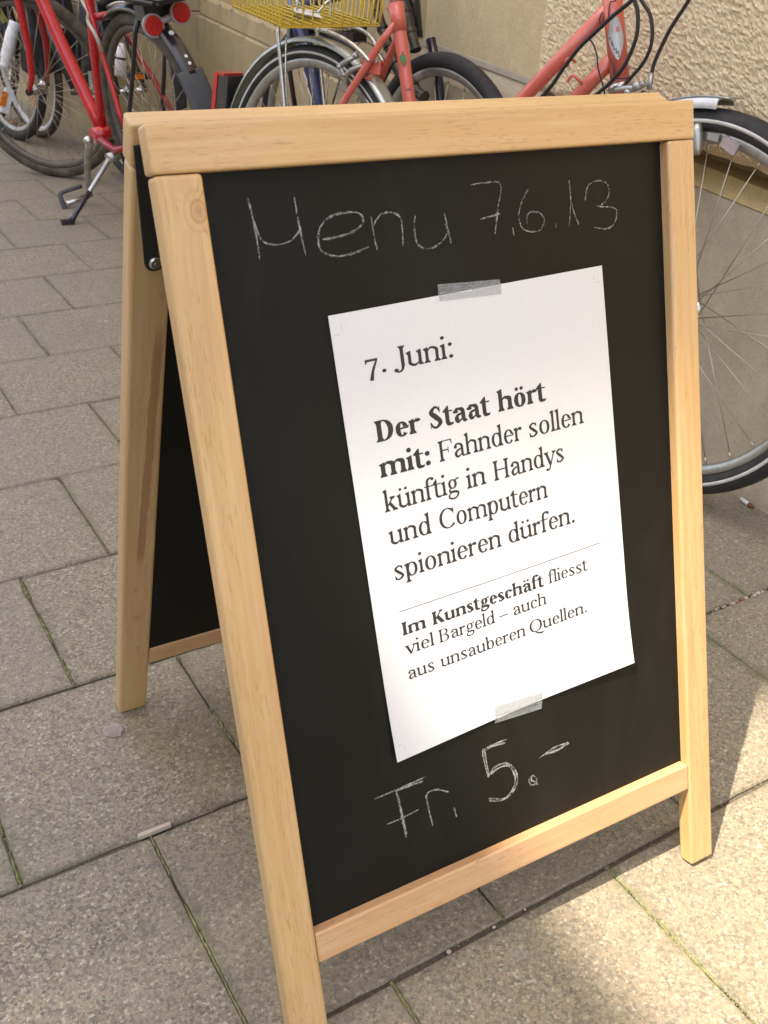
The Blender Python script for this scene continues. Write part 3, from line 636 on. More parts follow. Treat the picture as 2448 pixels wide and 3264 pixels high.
for c4 in ([(110, -9.6), (176.8, -4.4), (176.6, 9.0), (109.6, 5.0)], [(116.6, 405.6), (175.8, 411.2), (173.6, 430.0), (115.0, 424.4)]):
    mb = MB(); n = 14; top = []; 
    for z in (.0009, .0007):
        for i in range(n+1):
            t_ = i/n
            for r_ in range(5):
                q = r_/4; A = V(c4[0]).lerp(V(c4[3]), q); B = V(c4[1]).lerp(V(c4[2]), q); P_ = A.lerp(B, t_)
                jag = .5*noise.noise(V((q*9, t_, c4[0][0]))) if i in (0, n) else 0
                over = (P_.y < 0 or P_.y > 420)
                w_ = -.0008 if over else 0
                top.append(pap(P_.x+jag, P_.y, z+w_))
    m_ = (n+1)*5; fs = []
    for i in range(n):
        for r_ in range(4):
            q = i*5+r_; fs.append((q, q+1, q+6, q+5))
    mb.add(top[:m_], fs); mb.build('tape_strip', M['tape'], poster)
# ================================================================== GROUND
JR = math.radians(1.6)                              # the joints run 1.6 degrees off the sign
PX = V((math.cos(JR), math.sin(JR), 0)); PY = V((-math.sin(JR), math.cos(JR), 0))
PO = V((-.030, .052, GZ))                           # a slab corner
def gp(i, j, z=0.0): return PO+PX*(i*.300)+PY*(j*.3035)+V((0, 0, z))
mb = MB()
for (x0, x1, y0, y1, z) in ((-14, 16, -12, 30, -.055),):
    mb.add([(x0, y0, GZ+z), (x1, y0, GZ+z), (x1, y1, GZ+z), (x0, y1, GZ+z)], [(0, 1, 2, 3)])
ground = mb.build('pavement', M['soil']); tag(ground, kind='structure')
mb = MB(); mb.add([(-1.6, -1.7, GZ-.006), (1.5, -1.7, GZ-.006), (1.5, 8, GZ-.006), (-1.6, 8, GZ-.006)], [(0, 1, 2, 3)])
o = mb.build('joint_sand', M['soil'], None); tag(o, kind='structure')
def slab_mesh(seed):
    """one paving slab, its worn edges chipped irregularly"""
    rnd = random.Random(seed); n = 22; a, b = .1493, .1500
    top = []; rim = []
    for s_ in range(4):
        for i in range(n):
            t_ = -1+2*i/n
            x, y = ((t_*a, -b), (a, t_*b), (-t_*a, b), (-a, -t_*b))[s_]
            q = noise.noise(V((x*38+seed*7, y*38, seed)))*.0011+noise.noise(V((x*150+seed*3, y*150, seed)))*.0006
            chip = max(0, noise.noise(V((x*13+seed*5, y*13, seed*2.3)))-.42)*.014
            rim.append((x*(1+(q-chip*.4)/a), y*(1+(q-chip*.4)/b)))
            wv = .0022+abs(q)*1.2+chip
            top.append((x*(1-wv/a), y*(1-wv/b)))
    m = len(rim); vs = [(x, y, 0) for x, y in top]+[(x, y, -.0028) for x, y in rim]+[(x*.995, y*.995, -.045) for x, y in rim]
    fs = [tuple(range(m))]+[(i, m+i, m+(i+1) % m, (i+1) % m) for i in range(m)]+[(m+i, 2*m+i, 2*m+(i+1) % m, m+(i+1) % m) for i in range(m)]
    me = bpy.data.meshes.new('paving_slab'); me.from_pydata(vs, [], fs); me.update()
    bm = bmesh.new(); bm.from_mesh(me); bmesh.ops.recalc_face_normals(bm, faces=bm.faces); bm.to_mesh(me); bm.free()
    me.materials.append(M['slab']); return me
SL = [slab_mesh(i) for i in range(9)]
rs = random.Random(5)
moss_spots = []; sand_spots = []
for j in range(-5, 20):
    off = 0.0 if j % 2 else .5
    for i in range(-5, 6):
        c = gp(i+off+.5, j+.5)
        if c.x > 1.43 or c.x < -1.45: continue
        if c.y > 3.0 and c.x > 1.43: continue
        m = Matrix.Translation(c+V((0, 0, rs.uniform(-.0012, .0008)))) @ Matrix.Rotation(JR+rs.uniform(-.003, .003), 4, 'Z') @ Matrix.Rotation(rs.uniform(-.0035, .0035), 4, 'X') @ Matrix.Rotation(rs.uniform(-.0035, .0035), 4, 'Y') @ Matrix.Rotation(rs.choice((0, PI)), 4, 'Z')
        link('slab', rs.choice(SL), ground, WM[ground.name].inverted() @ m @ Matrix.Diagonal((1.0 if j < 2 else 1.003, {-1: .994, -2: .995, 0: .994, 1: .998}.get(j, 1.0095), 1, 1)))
        moss_spots.append((i+off, j))
# moss growing in the cross joints, thicker here and there
mb = MB(); rm = random.Random(11)
for (u, j) in moss_spots:
    c0, c1 = gp(u, j), gp(u, j+1)
    if c0.x > 1.25 or c0.y > 4.5 or c0.x < -.6: continue
    amt = max(.1, .6+1.6*noise.noise(V((u*1.7, j*1.3, 4))))
    n = int(520*min(amt, 1.0) / (1 if c0.y < 1.2 else 2.2))
    for k in range(n):
        t_ = rm.random(); d = noise.noise(V((u*3+j, t_*5, j*2.1)))
        if d < .02-amt*.62: continue
        p = c0.lerp(c1, t_)+PX*rm.gauss(0, .0016)
        r = rm.uniform(.0007, .0016)*(1+max(0, d))
        z = rm.uniform(-.0022, .0006)
        a = rm.random()*6; q = V((p.x, p.y, GZ+z))
        vs = [q+V((math.cos(a+b)*r, math.sin(a+b)*r, -r*.4)) for b in (0, 2.1, 4.2)]+[q+V((rm.gauss(0, r*.3), rm.gauss(0, r*.3), r*.7))]
        mb.add(vs, [(0, 1, 3), (1, 2, 3), (2, 0, 3)])
for (u, j) in moss_spots:                              # the moss cushion itself, in broken runs
    c0, c1 = gp(u, j), gp(u, j+1)
    if c0.x > 1.25 or c0.y > 4.5 or c0.x < -.6: continue
    n = 60
    for k in range(n):
        t0, t1 = k/n, (k+1)/n; d = noise.noise(V((u*3+j, t0*5, j*2.1)))
        if d < -.22: continue
        wd = (.0009+.0026*max(0, d+.2))*(.7+.6*rm.random()); z = V((0, 0, -.0012+.0014*noise.noise(V((t0*40, u, j)))+.0008))
        q0, q1 = c0.lerp(c1, t0)+z, c0.lerp(c1, t1)+z; o_ = PX*rm.gauss(0, .0004)
        mb.add([q0-PX*wd+o_-V((0, 0, .002)), q0+o_+V((0, 0, .0006)), q0+PX*wd+o_-V((0, 0, .002)), q1-PX*wd+o_-V((0, 0, .002)), q1+o_+V((0, 0, .0006)), q1+PX*wd+o_-V((0, 0, .002))], [(0, 1, 4, 3), (1, 2, 5, 4)])
for k in range(700):                                  # thin tufts on the long joints
    j = rm.choice((-1, 0, 0, 1, 2)); p = gp(rm.uniform(-1.5, 4), j)+PY*rm.gauss(0, .0016)
    if noise.noise(V((p.x*6, j, 9))) < .15: continue
    r = rm.uniform(.0008, .0018); q = V((p.x, p.y, GZ+rm.uniform(-.005, -.001))); a = rm.random()*6
    mb.add([q+V((math.cos(a+b)*r, math.sin(a+b)*r, -r*.4)) for b in (0, 2.1, 4.2)]+[q+V((0, 0, r))], [(0, 1, 3), (1, 2, 3), (2, 0, 3)])
o = mb.build('moss', M['moss']); tag(o, 'yellow green moss growing in the paving joints', 'moss', kind='stuff')
# grit washed into the joint behind the right legs
mb = MB(); grit_m = [M['mortar'], simple('pink grit', (.42, .19, .13), .8), simple('white grit', (.62, .58, .50), .7), simple('brown grit', (.20, .13, .06), .8)]
for k in range(230):
    t_ = rm.random(); p = gp(3.2+t_*1.0, 0, 0)+PY*rm.gauss(0, .0024)
    if k % 5 == 0: p = gp(rm.uniform(-1.4, 4), rm.choice((-1, 0, 1, 2)))+PY*rm.gauss(0, .0015)
    r = rm.uniform(.0010, .0030); mb.cur = rm.choice((0, 0, 0, 1, 2, 3, 3))
    q = V((p.x, p.y, GZ-.003+r*.3)); sc = (rm.uniform(.7, 1.3), rm.uniform(.7, 1.3), rm.uniform(.5, .9)); mb.sphere(q, r, 6, 4, sc)
mb.cur = 0
o = mb.build('grit', grit_m); tag(o, 'pale and reddish grit washed into the paving joint right of the sign', 'grit', kind='stuff')
# ------------------------------------------------------------------ small litter
def tri_leaf(name, loc, size, mat, label, cat, rz=0, curl=.3):
    mb = MB(); n = 8; L = []
    for i in range(n+1):
        t_ = i/n; wd = math.sin(t_*PI)**.7*size*.38; z = curl*size*math.sin(t_*PI)*.4
        for s_ in (-1, 0, 1): L.append(V(loc)+V((math.cos(rz)*(t_-.5)*size-math.sin(rz)*s_*wd, math.sin(rz)*(t_-.5)*size+math.cos(rz)*s_*wd, z+abs(s_)*size*.10+.0006)))
    n0 = len(L); L += [p+V((0, 0, .0005)) for p in L]
    fs = []
    for i in range(n):
        for s_ in (0, 1):
            q = i*3+s_; fs += [(q, q+3, q+4, q+1), (n0+q, n0+q+1, n0+q+4, n0+q+3)]
    mb.add(L, fs, True); r = thing(name, Matrix.Translation(V(loc)), label, cat)
    mb.build('blade', mat, r); return r
tri_leaf('dead_leaf', (1.236, .222, GZ), .018, M['leafbrown'], 'small crumpled brown leaf on the paving below the front wheel', 'leaf', .6)
tri_leaf('orange_scrap', (.775, 4.55, GZ), .075, M['orange'], 'small orange scrap on the paving behind the spokes of the red bicycle', 'litter', .2)
tri_leaf('seed_husk', (1.21, .055, GZ), .016, simple('tan husk', (.35, .22, .09), .7), 'tiny tan husk by the paving joint near the right picture edge', 'husk', 1.9)
cig = thing('cigarette_butt', (1.262, .300, GZ), 'white and brown cigarette butt lying at the foot of the wall', 'cigarette butt')
a, b = V((1.258, .322, GZ+.0045)), V((1.254, .286, GZ+.0045)); d = (b-a)
mb = MB(); mb.tube([a, a+d*.62], .0040, 12); mb.build('paper_tube', M['white_plastic'], cig)
mb = MB(); mb.tube([a+d*.62, a+d*.78, b], [.0040, .0041, .0026], 12); mb.build('burnt_end', simple('scorched tobacco', (.20, .075, .02), .8), cig)
p = gp(.02, 0, -.0005)+V((.03, 0, 0))
wc = thing('wood_chip', V((p.x-.030, p.y+.002, GZ)), 'pale wood chip wedged in the joint left of the front leg', 'wood chip')
mb = MB(); mb.box(WM[wc.name].translation+V((0, 0, .0012)), (.020, .0026, .003), (PX, PY, V((0, 0, 1)))); 
bmw = mb.build('sliver', simple('pale weathered wood', (.55, .45, .35), .8), wc)
mb = MB(); vs = [(-.0, 0, 0)]; n = 26
gc = V((-.0167, .2443, GZ+.0010))
out = []
for i in range(n):
    a_ = 2*PI*i/n; r = .0125*(1+.30*noise.noise(V((math.cos(a_)*1.3, math.sin(a_)*1.3, 3)))+.16*noise.noise(V((math.cos(a_)*4, math.sin(a_)*4, 8)))); out.append(gc+V((math.cos(a_)*r, math.sin(a_)*r*1.0, 0)))
mb.add([p+V((0, 0, .0009)) for p in out]+[gc+(p-gc)*1.12-V((0, 0, .0008)) for p in out], [tuple(range(n))]+[(i, n+i, n+(i+1) % n, (i+1) % n) for i in range(n)])
o = mb.build('chewing_gum', simple('trodden chewing gum', (.40, .37, .34), .8, 0, .7, 0, 160, (.25, .21, .18))); tag(o, 'pale trodden gum spot on the slab beside the rear left leg', 'gum')
# ================================================================== THE BUILDING ON THE RIGHT
KZ = .066                                             # the street falls away a little; the courses stay level
house = thing('house_wall', (1.27, 1.0, GZ), 'sandstone house wall with a grey plinth and one bush hammered block', 'building')
def prism_y(name, prof, y0, y1, mat, z_tilt=True, steps=1, bev=0):
    """profile [(x, z)] extruded along the street"""
    mb = MB(); n = len(prof)
    for y in (y0, y1): mb.v += [(x, y, z+(KZ*(y-1.2) if (z_tilt and z > .05) else 0)) for x, z in prof]
    mb.f += [(i, (i+1) % n, n+(i+1) % n, n+i) for i in range(n)]+[tuple(range(n))[::-1], tuple(range(n, 2*n))]; mb.sm += [False]*(n+2); mb.mi += [0]*(n+2)
    return mb.build(name, mat, house)
# near stretch: plinth stones with a chamfered top, smooth wall above
for (y0, y1) in ((-2.6, -1.35), (-1.345, -.10), (-.095, .885), (.889, 1.128)):
    prism_y('plinth_stone', [(1.268, GZ-.05), (1.268, .574), (1.334, .574), (1.334, GZ-.05)], y0, y1, M['plinth'])
prism_y('back_wall', [(1.336, GZ-.05), (1.336, 1.2), (1.9, 1.2), (1.9, GZ-.05)], -2.6, 1.128, M['wall_dim'])
for i, (y0, y1) in enumerate(((1.13, 1.655),)):
    prism_y('plinth_stone', [(1.268, GZ-.05), (1.268, .578), (1.296, .642), (1.9, .642), (1.9, GZ-.05)], y0, y1, M['plinth'])
for i, (y0, y1) in enumerate(((1.13, 1.66),)):
    prism_y('wall_stone', [(1.299, .6425), (1.299, 3.2), (1.9, 3.2), (1.9, .6425)], y0, y1, M['wall_stone'])
prism_y('ledge', [(1.2665, .576), (1.284, .610), (1.334, .613), (1.334, .576)], -2.6, 1.127, M['ledge'])
prism_y('mortar_strip', [(1.288, .636), (1.2905, .648), (1.2965, .6485), (1.2965, .636)], 1.13, 1.655, M['mortar'])
prism_y('return_wall', [(1.30, GZ-.05), (1.30, 3.2), (1.9, 3.2), (1.9, GZ-.05)], 1.662, 1.70, M['wall_dim'])
# recess further along the street
XR = 1.405
for (y0, y1) in ((1.70, 2.50), (2.505, 3.61)):
    prism_y('plinth_stone', [(XR, GZ-.05), (XR, .400), (XR+.022, .412), (2.1, .412), (2.1, GZ-.05)], y0, y1, M['wall_dim'])
prism_y('ledge', [(XR+.010, .413), (XR+.016, .470), (XR+.034, .484), (2.1, .484), (2.1, .413)], 1.70, 3.61, M['wall_dim'])
prism_y('wall_stone', [(XR+.034, .4845), (XR+.034, 3.2), (2.1, 3.2), (2.1, .4845)], 1.70, 3.61, M['wall_dim'])
mb = MB()
for k in range(26):                                   # crumbs of mortar lying on the two arrises
    y = 1.75+k*.072+rm.uniform(-.02, .02); mb.sphere((XR+.003, y, .402+KZ*(y-1.2)), rm.uniform(.004, .010), 6, 4, (.5, 1.6, .6))
    if k % 2: mb.sphere((XR+.013, y, .476+KZ*(y-1.2)), rm.uniform(.003, .007), 6, 4, (.5, 1.8, .6))
o = mb.build('mortar_crumbs', M['mortar'], house); o['kind'] = 'stuff'
# pier that steps out towards the street beyond the recess
XP = 1.00
def pier_box(name, x0, x1, y0, y1, z0, z1, mat):
    mb = MB(); k = KZ*(y0-1.2); mb.box(((x0+x1)/2, (y0+y1)/2, (z0+z1)/2+k*(z0 > .05)), ((x1-x0)/2, (y1-y0)/2, (z1-z0)/2+.0*k)); return mb.build(name, mat, house)
pier_box('pier_plinth', XP-.012, 2.1, 3.615, 14.0, GZ-.05, .575, M['wall_dim'])
pier_box('pier_course', XP-.004, 2.1, 3.627, 14.0, .410+.01, .475+.01, M['wall_dim'])
pier_box('pier_wall', XP+.012, 2.1, 3.645, 14.0, .487, 3.4, M['wall_dim'])
# the bush hammered block, proud of the wall
def rough_block():
    y0, y1, z0, z1 = -.30, 1.125, .640, 1.06; xf = 1.246; d = .0038
    ny, nz = int((y1-y0)/d), int((z1-z0)/d); vs = []; fs = []; R = .045
    for j in range(nz+1):
        for i in range(ny+1):
            y = y0+(y1-y0)*i/ny; z = z0+(z1-z0)*j/nz; zz = z+KZ*(y-1.2)
            ey, ez = (y1-y), (z-z0)
            q = V((y*95+z*40, z*150-y*30, 1.7))
            h = .004+noise.noise(V((y*9, z*9, .3)))*.002+noise.noise(q)*.0030+noise.noise(V((y*210+z*60, z*290, 5)))*.0034
            back = 0.0
            if ey < R: back += R-math.sqrt(max(0, R*R-(R-ey)**2))
            if ez < R*.6: r2 = R*.6; back += (r2-math.sqrt(max(0, r2*r2-(r2-ez)**2)))*1.1
            vs.append((xf-h+back, y+noise.noise(V((3, z*24, 7)))*.004*(ey < .002), zz+noise.noise(V((y*20, 2, 7)))*.011*(1-min(1, ez/.03))))
    for j in range(nz):
        for i in range(ny):
            a = j*(ny+1)+i; fs.append((a, a+ny+1, a+ny+2, a+1))
    mb = MB(); mb.add(vs, fs, False)
    # underside and left end, back to the wall
    bot = [i for i in range(ny+1)]; o = len(mb.v); mb.v += [(1.335, vs[i][1], vs[i][2]+.004) for i in bot]
    for k in range(ny): mb.f.append((bot[k], bot[k+1], o+k+1, o+k)); mb.sm.append(False); mb.mi.append(0)
    end = [j*(ny+1)+ny for j in range(nz+1)]; o = len(mb.v); mb.v += [(1.31, vs[i][1], vs[i][2]) for i in end]
    for k in range(nz): mb.f.append((end[k], end[k+1], o+k+1, o+k)); mb.sm.append(False); mb.mi.append(0)
    return mb.build('rough_block', M['rough'], house)
rough_block()
prism_y('upper_wall', [(1.252, 1.065), (1.252, 3.2), (1.9, 3.2), (1.9, 1.07)], -2.6, 1.10, M['wall_stone'])
prism_y('rough_block_left', [(1.25, .640), (1.25, 1.062), (1.334, 1.062), (1.334, .640)], -2.6, -.303, M['rough'])
# ================================================================== THE HOUSES ACROSS THE STREET
def opposite(name, x, y0, y1, h, label):
    r = thing(name, (x, (y0+y1)/2, GZ), label, 'building'); mb = MB(); mb.box((x-3, (y0+y1)/2, h/2+GZ), (3, (y1-y0)/2, h/2)); mb.build('wall', M['facade'], r)
    n = int((y1-y0)/2.6); fm = MB(); fm.box((0, 0, 0), (.02, .55, .85)); 
    for fl in range(int((h-1.2)/3.1)):
        for k in range(n):
            yy = y0+(k+.5)*(y1-y0)/n; z = 1.9+fl*3.1+GZ
            if z+1 > h: continue
            mb = MB()
            for (dy, dz, hy, hz) in ((-.56, 0, .06, .92), (.56, 0, .06, .92), (0, .88, .50, .04), (0, -.88, .50, .04)): mb.box((x+.02, yy+dy, z+dz), (.03, hy, hz))
            wn = mb.build('window', M['white_plastic'], r)
            mb = MB(); mb.box((x+.006, yy, z), (.004, .5, .84)); mb.build('pane', M['window_glass'], wn)
    mb = MB(); mb.box((x-3, (y0+y1)/2, h+.04+GZ), (3.0, (y1-y0)/2, .035)); mb.build('roof', simple('roof slate', (.10, .09, .09), .8), r)
opposite('opposite_house', -13.0, -9.0, 1.0, 6.6, 'lower plastered town house across the street')
opposite('opposite_house', -13.0, 1.02, 12, 8.2, 'tall plastered town house across the street')
# cream sails added out of view: they shade all but the sunny right corner
def added_shade_sail(x0, x1, y0, y1, h, label):
    """edges given where their shadow falls on the ground"""
    sx = to_sun.x/to_sun.z*h; r = thing('added_shade_sail', ((x0+x1)/2+sx, (y0+y1)/2, h+GZ), label, 'added shade sail')
    mb = MB(); n = 16; L = []
    for k in (0, .004):
        for j in range(n+1):
            for i in range(n+1):
                u, v = i/n, j/n; L.append((x0+sx+(x1-x0)*u, y0+(y1-y0)*v, h+GZ+k-.10*math.sin(PI*u)*math.sin(PI*v)))
    m = (n+1)**2; fs = []
    for j in range(n):
        for i in range(n): q = j*(n+1)+i; fs += [(q, q+1, q+n+2, q+n+1), (m+q, m+q+n+1, m+q+n+2, m+q+1)]
    mb.add(L, fs, True); mb.build('cloth', M['sail'], r)
    for (cx, cy, dx, dy) in ((x0+sx, y0, -1, -1), (x1+sx, y0, 1, -1), (x0+sx, y1, -1, 1), (x1+sx, y1, 1, 1)):
        mb = MB(); mb.tube([(cx, cy, h+GZ), (cx+dx*.9, cy+dy*.5, h+.25)], .006, 6); mb.build('guy_wire', M['zinc'], r)
added_shade_sail(-2.4, .335, -2.6, -.122, 8.4, 'smaller cream sail added out of view to shade the pavement')
added_shade_sail(-2.2, 2.1, -.118, 6.0, 8.42, 'larger cream sail added out of view to shade the pavement')
# ================================================================== BICYCLES
class BF:
    """a bicycle's own frame: a forwards, h up, o to the rider's right; leaning by 'lean' towards that side"""
    def __init__(s, x, y, yaw, lean):
        s.f = V((math.sin(yaw), math.cos(yaw), 0)); n0 = V((math.cos(yaw), -math.sin(yaw), 0))
        s.u = V((0, 0, 1))*math.cos(lean)+n0*math.sin(lean); s.n = n0*math.cos(lean)-V((0, 0, 1))*math.sin(lean); s.P = V((x, y, GZ))
    def w(s, a, h, o=0.0): return s.P+s.f*a+s.u*h+s.n*o
    def mat(s, a=0, h=0, o=0): return basis(s.w(a, h, o), s.f, s.u.cross(s.f), s.u)   # X forward, Y left, Z up
    def pts(s, L, o=0.0): return [s.w(p[0], p[1], p[2] if len(p) > 2 else o) for p in L]
def tube_part(name, root, pts, r, mat, seg=10, sm=0, flat=None):
    mb = MB(); mb.tube(smooth(pts, sm) if sm else pts, r, seg, flat=flat); return mb.build(name, mat, root)
SPK = {}
def spoke_mesh(R1, R2, key):
    if key not in SPK:
        mb = MB(); mb.tube([(R1, 0, 0), (R2-.012, 0, 0)], .00105, 5); mb.tube([(R2-.014, 0, 0), (R2, 0, 0)], .0021, 5)
        me = bpy.data.meshes.new('spoke'); me.from_pydata(mb.v, [], mb.f); me.polygons.foreach_set('use_smooth', mb.sm); me.materials.append(M['spoke']); SPK[key] = me
    return SPK[key]
def wheel(root, B, a, h, R=.343, tr=.0165, name='wheel', tyre='rubber', stripe=None, rim='alloy', n=32, rot=0.0, tread=False, axle=.05):
    """rim (the wheel) with tyre, stripe, hub and every spoke"""
    W4 = B.mat(a, h)
    W4 = W4 @ Matrix.Rotation(0, 4, 'Y')
    Rt = R-2*tr*1.0                                 # bead seat
    def prof(pr): return [(r, o) for r, o in pr]
    mb = MB(); mb.ring([(.004, -.0105), (.0045, .0105), (-.001, .0118), (-.012, .0100), (-.0165, .0045), (-.0165, -.0045), (-.012, -.0100), (-.001, -.0118)], Rt, 96, M4=W4)
    wh = mb.build(name, M[rim], root)
    mb = MB(); L = []
    for k in range(14):
        t_ = -2.45+4.9*k/13; L.append((tr*.98+tr*1.02*math.cos(t_), tr*1.02*math.sin(t_)))
    mb.ring(L, Rt, 110, M4=W4)
    if tread:
        for k in range(150):
            t_ = 2*PI*k/150
            for sgn in (-1, 1):
                c = W4 @ V(((R-.0012)*math.cos(t_), sgn*.0075, (R-.0012)*math.sin(t_))); ax = (W4.to_3x3() @ V((math.cos(t_), 0, math.sin(t_))), W4.to_3x3() @ V((0, 1, 0)), W4.to_3x3() @ V((-math.sin(t_), 0, math.cos(t_))))
                mb.box(c, (.002, .0055, .0036), ax)
    mb.build('tyre', M[tyre], wh)
    if stripe:
        for s_ in (-1, 1):
            mb = MB(); t0 = 1.40+(.05 if tr > .018 else 0); pr = []
            for t_ in (t0, t0+.30): pr.append((tr*.98+(tr*1.02+.0007)*math.cos(t_), s_*(tr*1.02+.0007)*math.sin(t_)))
            for t_ in (t0+.30, t0): pr.append((tr*.98+(tr*1.02-.0004)*math.cos(t_), s_*(tr*1.02-.0004)*math.sin(t_)))
            mb.ring(pr, Rt, 110, M4=W4); mb.build('tyre_stripe', M['reflective'], wh)
    mb = MB(); Y = W4.to_3x3() @ V((0, 1, 0)); c = W4.translation
    mb.tube([c-Y*(axle+.012), c-Y*(axle+.006), c-Y*(axle+.004), c-Y*.0305, c-Y*.030, c-Y*.028, c-Y*.027, c-Y*.008, c+Y*.008, c+Y*.027, c+Y*.028, c+Y*.030, c+Y*.0305, c+Y*(axle+.004), c+Y*(axle+.006), c+Y*(axle+.012)],
            [.005, .005, .008, .008, .020, .020, .012, .009, .009, .012, .020, .020, .008, .008, .005, .005], 16)
    mb.build('hub', M['chrome'], wh)
    me = spoke_mesh(0, 1.0, 'x'); WMi = WM[wh.name].inverted()
    for k in range(n):
        t1 = rot+2*PI*k/n; sgn = 1 if k % 2 else -1; cross = (1 if (k//2) % 2 else -1)*math.radians(72)
        t0 = t1+cross; p0 = V((.020*math.cos(t0), sgn*.028, .019*math.sin(t0))); p1 = V(((Rt-.016)*math.cos(t1), 0, (Rt-.016)*math.sin(t1)))
        p0, p1 = W4 @ p0, W4 @ p1; X = (p1-p0); l = X.length; key = round(l, 4)
        me = spoke_mesh(0, l, key); X.normalize(); Yv = X.orthogonal().normalized()
        link('spoke', me, wh, WMi @ basis(p0, X, Yv, X.cross(Yv)))
    return wh
def guard(root, B, a, h, Rg, w_, a0, a1, mat, name='mudguard', th=.0012, edge=.012, seg=60):
    """mudguard: curved channel about the wheel from angle a0 to a1 (degrees, 0 = forwards, 90 = up)"""
    W4 = B.mat(a, h); outer = []; k = 9
    for i in range(k):
        t_ = -1+2*i/(k-1); outer.append((-(edge)*abs(t_)**2.2, w_*math.sin(t_*PI/2)))
    pr = outer+[(r-th, o*.96) for r, o in outer[::-1]]
    mb = MB(); mb.ring(pr, Rg, seg, math.radians(a0), math.radians(a1), W4); return mb.build(name, M[mat], root)
# ------------------------------------------------------------------ salmon ladies' bicycle
YS = math.atan2(.272, -1.055)
SB = BF(.906, 1.545, YS, -.04)
sal = thing('bicycle', SB.mat(), 'salmon pink ladies bicycle by the wall behind the sign, with silver mudguards', 'bicycle')
FW = BF(1.1425, .4833, 3.0736, -.0622)                     # the front wheel, turned a little towards the wall
rw = wheel(sal, SB, 0, .343, tyre='rubber', stripe=True, name='rear_wheel', rot=.05, tread=False)
fw = wheel(sal, FW, 0, .351, R=.351, tr=.0205, tyre='rubber', stripe=True, name='front_wheel', rot=.11, axle=.030)
tube_part('seat_tube', sal, SB.pts([(.240, .790), (.257, .775), (.425, .28)]), .0146, M['salmon'], 16)
tube_part('seat_lug', sal, SB.pts([(.250, .7955), (.268, .742)]), .0172, M['salmon'], 16)
tube_part('seat_post', sal, SB.pts([(.18, .985), (.2505, .794)]), .0134, M['alloy'], 14)
tube_part('head_tube', sal, SB.pts([(.782, .905), (.852, .708)]), .0182, M['salmon'], 20)
tube_part('headset_cup', sal, SB.pts([(.8505, .7125), (.8525, .7065), (.8550, .6985), (.857, .693)]), [.0195, .0232, .0232, .019], M['chrome'], 20)
tube_part('upper_tube', sal, SB.pts([(.805, .838), (.639, .663), (.392, .405)]), .0138, M['salmon'], 14)
tube_part('lower_tube', sal, SB.pts([(.830, .755), (.766, .682), (.47, .34), (.43, .29)]), .0138, M['salmon'], 14)
for s_ in (1, -1):
    tube_part('seat_stay', sal, SB.pts([(.264, .757, .012*s_), (.238, .720, .022*s_), (.16, .60, .042*s_), (0, .343, .064*s_)]), [.0065, .0085, .0085, .0068], M['salmon'], 12, 0)
    tube_part('chain_stay', sal, SB.pts([(.42, .28, .02*s_), (.30, .30, .04*s_), (0, .343, .062*s_)]), .008, M['salmon'], 10)
    tube_part('fork_blade', sal, [SB.w(.860, .688, .012*s_), SB.w(.868, .675, .046*s_), FW.w(-.13, .53, .046*s_), FW.w(-.07, .42, .043*s_), FW.w(0, .351, .040*s_)], [.011, .0125, .0115, .009, .007], M['salmon'], 12)
    guard_st = tube_part('mudguard_stay', sal, SB.pts([(0, .343, .058*s_), (-.068, .60, .040*s_), (-.083, .695, .030*s_)]), .0022, M['chrome'], 6)
    tube_part('rack_strut', sal, SB.pts([(0, .343, .066*s_), (-.02, .45, .066*s_), (-.075, .705, .062*s_), (-.078, .722, .058*s_)]), .0048, M['chrome'], 8)
tube_part('bottom_bracket', sal, SB.pts([(.425, .28, -.036), (.425, .28, .036)]), .020, M['salmon'], 14)
mb = MB(); mb.box(SB.w(.207, .664, .020), (.030, .002, .014), (SB.f, SB.n, SB.u)); mb.tube(SB.pts([(.19, .668, -.03), (.19, .668, .03)]), .0075, 10); mb.tube(smooth(SB.pts([(.18, .652, .021), (.19, .640, .021), (.205, .638, .021), (.215, .648, .021)]), 4), .0035, 8); mb.build('brake_bridge', M['salmon'], sal)
for a_, h_, o_ in ((.180, .672, .024), (.226, .676, .024), (.190, .650, .024)):
    mb = MB(); mb.tube([SB.w(a_, h_, o_-.003), SB.w(a_, h_, o_+.004)], .0045, 8); mb.build('bolt', M['zinc'], sal)
# rear caliper brake
mb = MB(); c = smooth(SB.pts([(.168, .682, .03), (.150, .668, .045), (.133, .655, .046), (.140, .640, .042)]), 5); mb.tube(c, .006, 8)
mb.tube(smooth(SB.pts([(.190, .664, .03), (.165, .650, .045), (.150, .628, .044), (.147, .606, .040)]), 5), [.006]*15+[.0075], 8); mb.sphere(SB.w(.168, .683, .034), .0085, 10, 6); mb.sphere(SB.w(.133, .655, .050), .0065, 8, 6); mb.sphere(SB.w(.150, .640, .050), .0055, 8, 6)
mb.box(SB.w(.148, .612, .036), (.016, .006, .010), ((SB.f*.5-SB.u*.86), SB.n, (SB.f*.86+SB.u*.5))); mb.build('rear_brake', M['alloy'], sal)
tube_part('brake_cable', sal, smooth(SB.pts([(.16, .69, .035), (.19, .712, .04), (.222, .706, .03), (.25, .68, .02)]), 6), .0013, M['cable'], 6)
tube_part('brake_rod', sal, SB.pts([(.139, .629, .052), (.120, .578, .052), (.10, .50, .052)]), .0024, M['black_paint'], 6)
guard(sal, SB, 0, .343, .3615, .0225, 24, 212, 'galv')
guard(sal, FW, 0, .351, .3680, .0240, 92.8, 245, 'galv', seg=50)
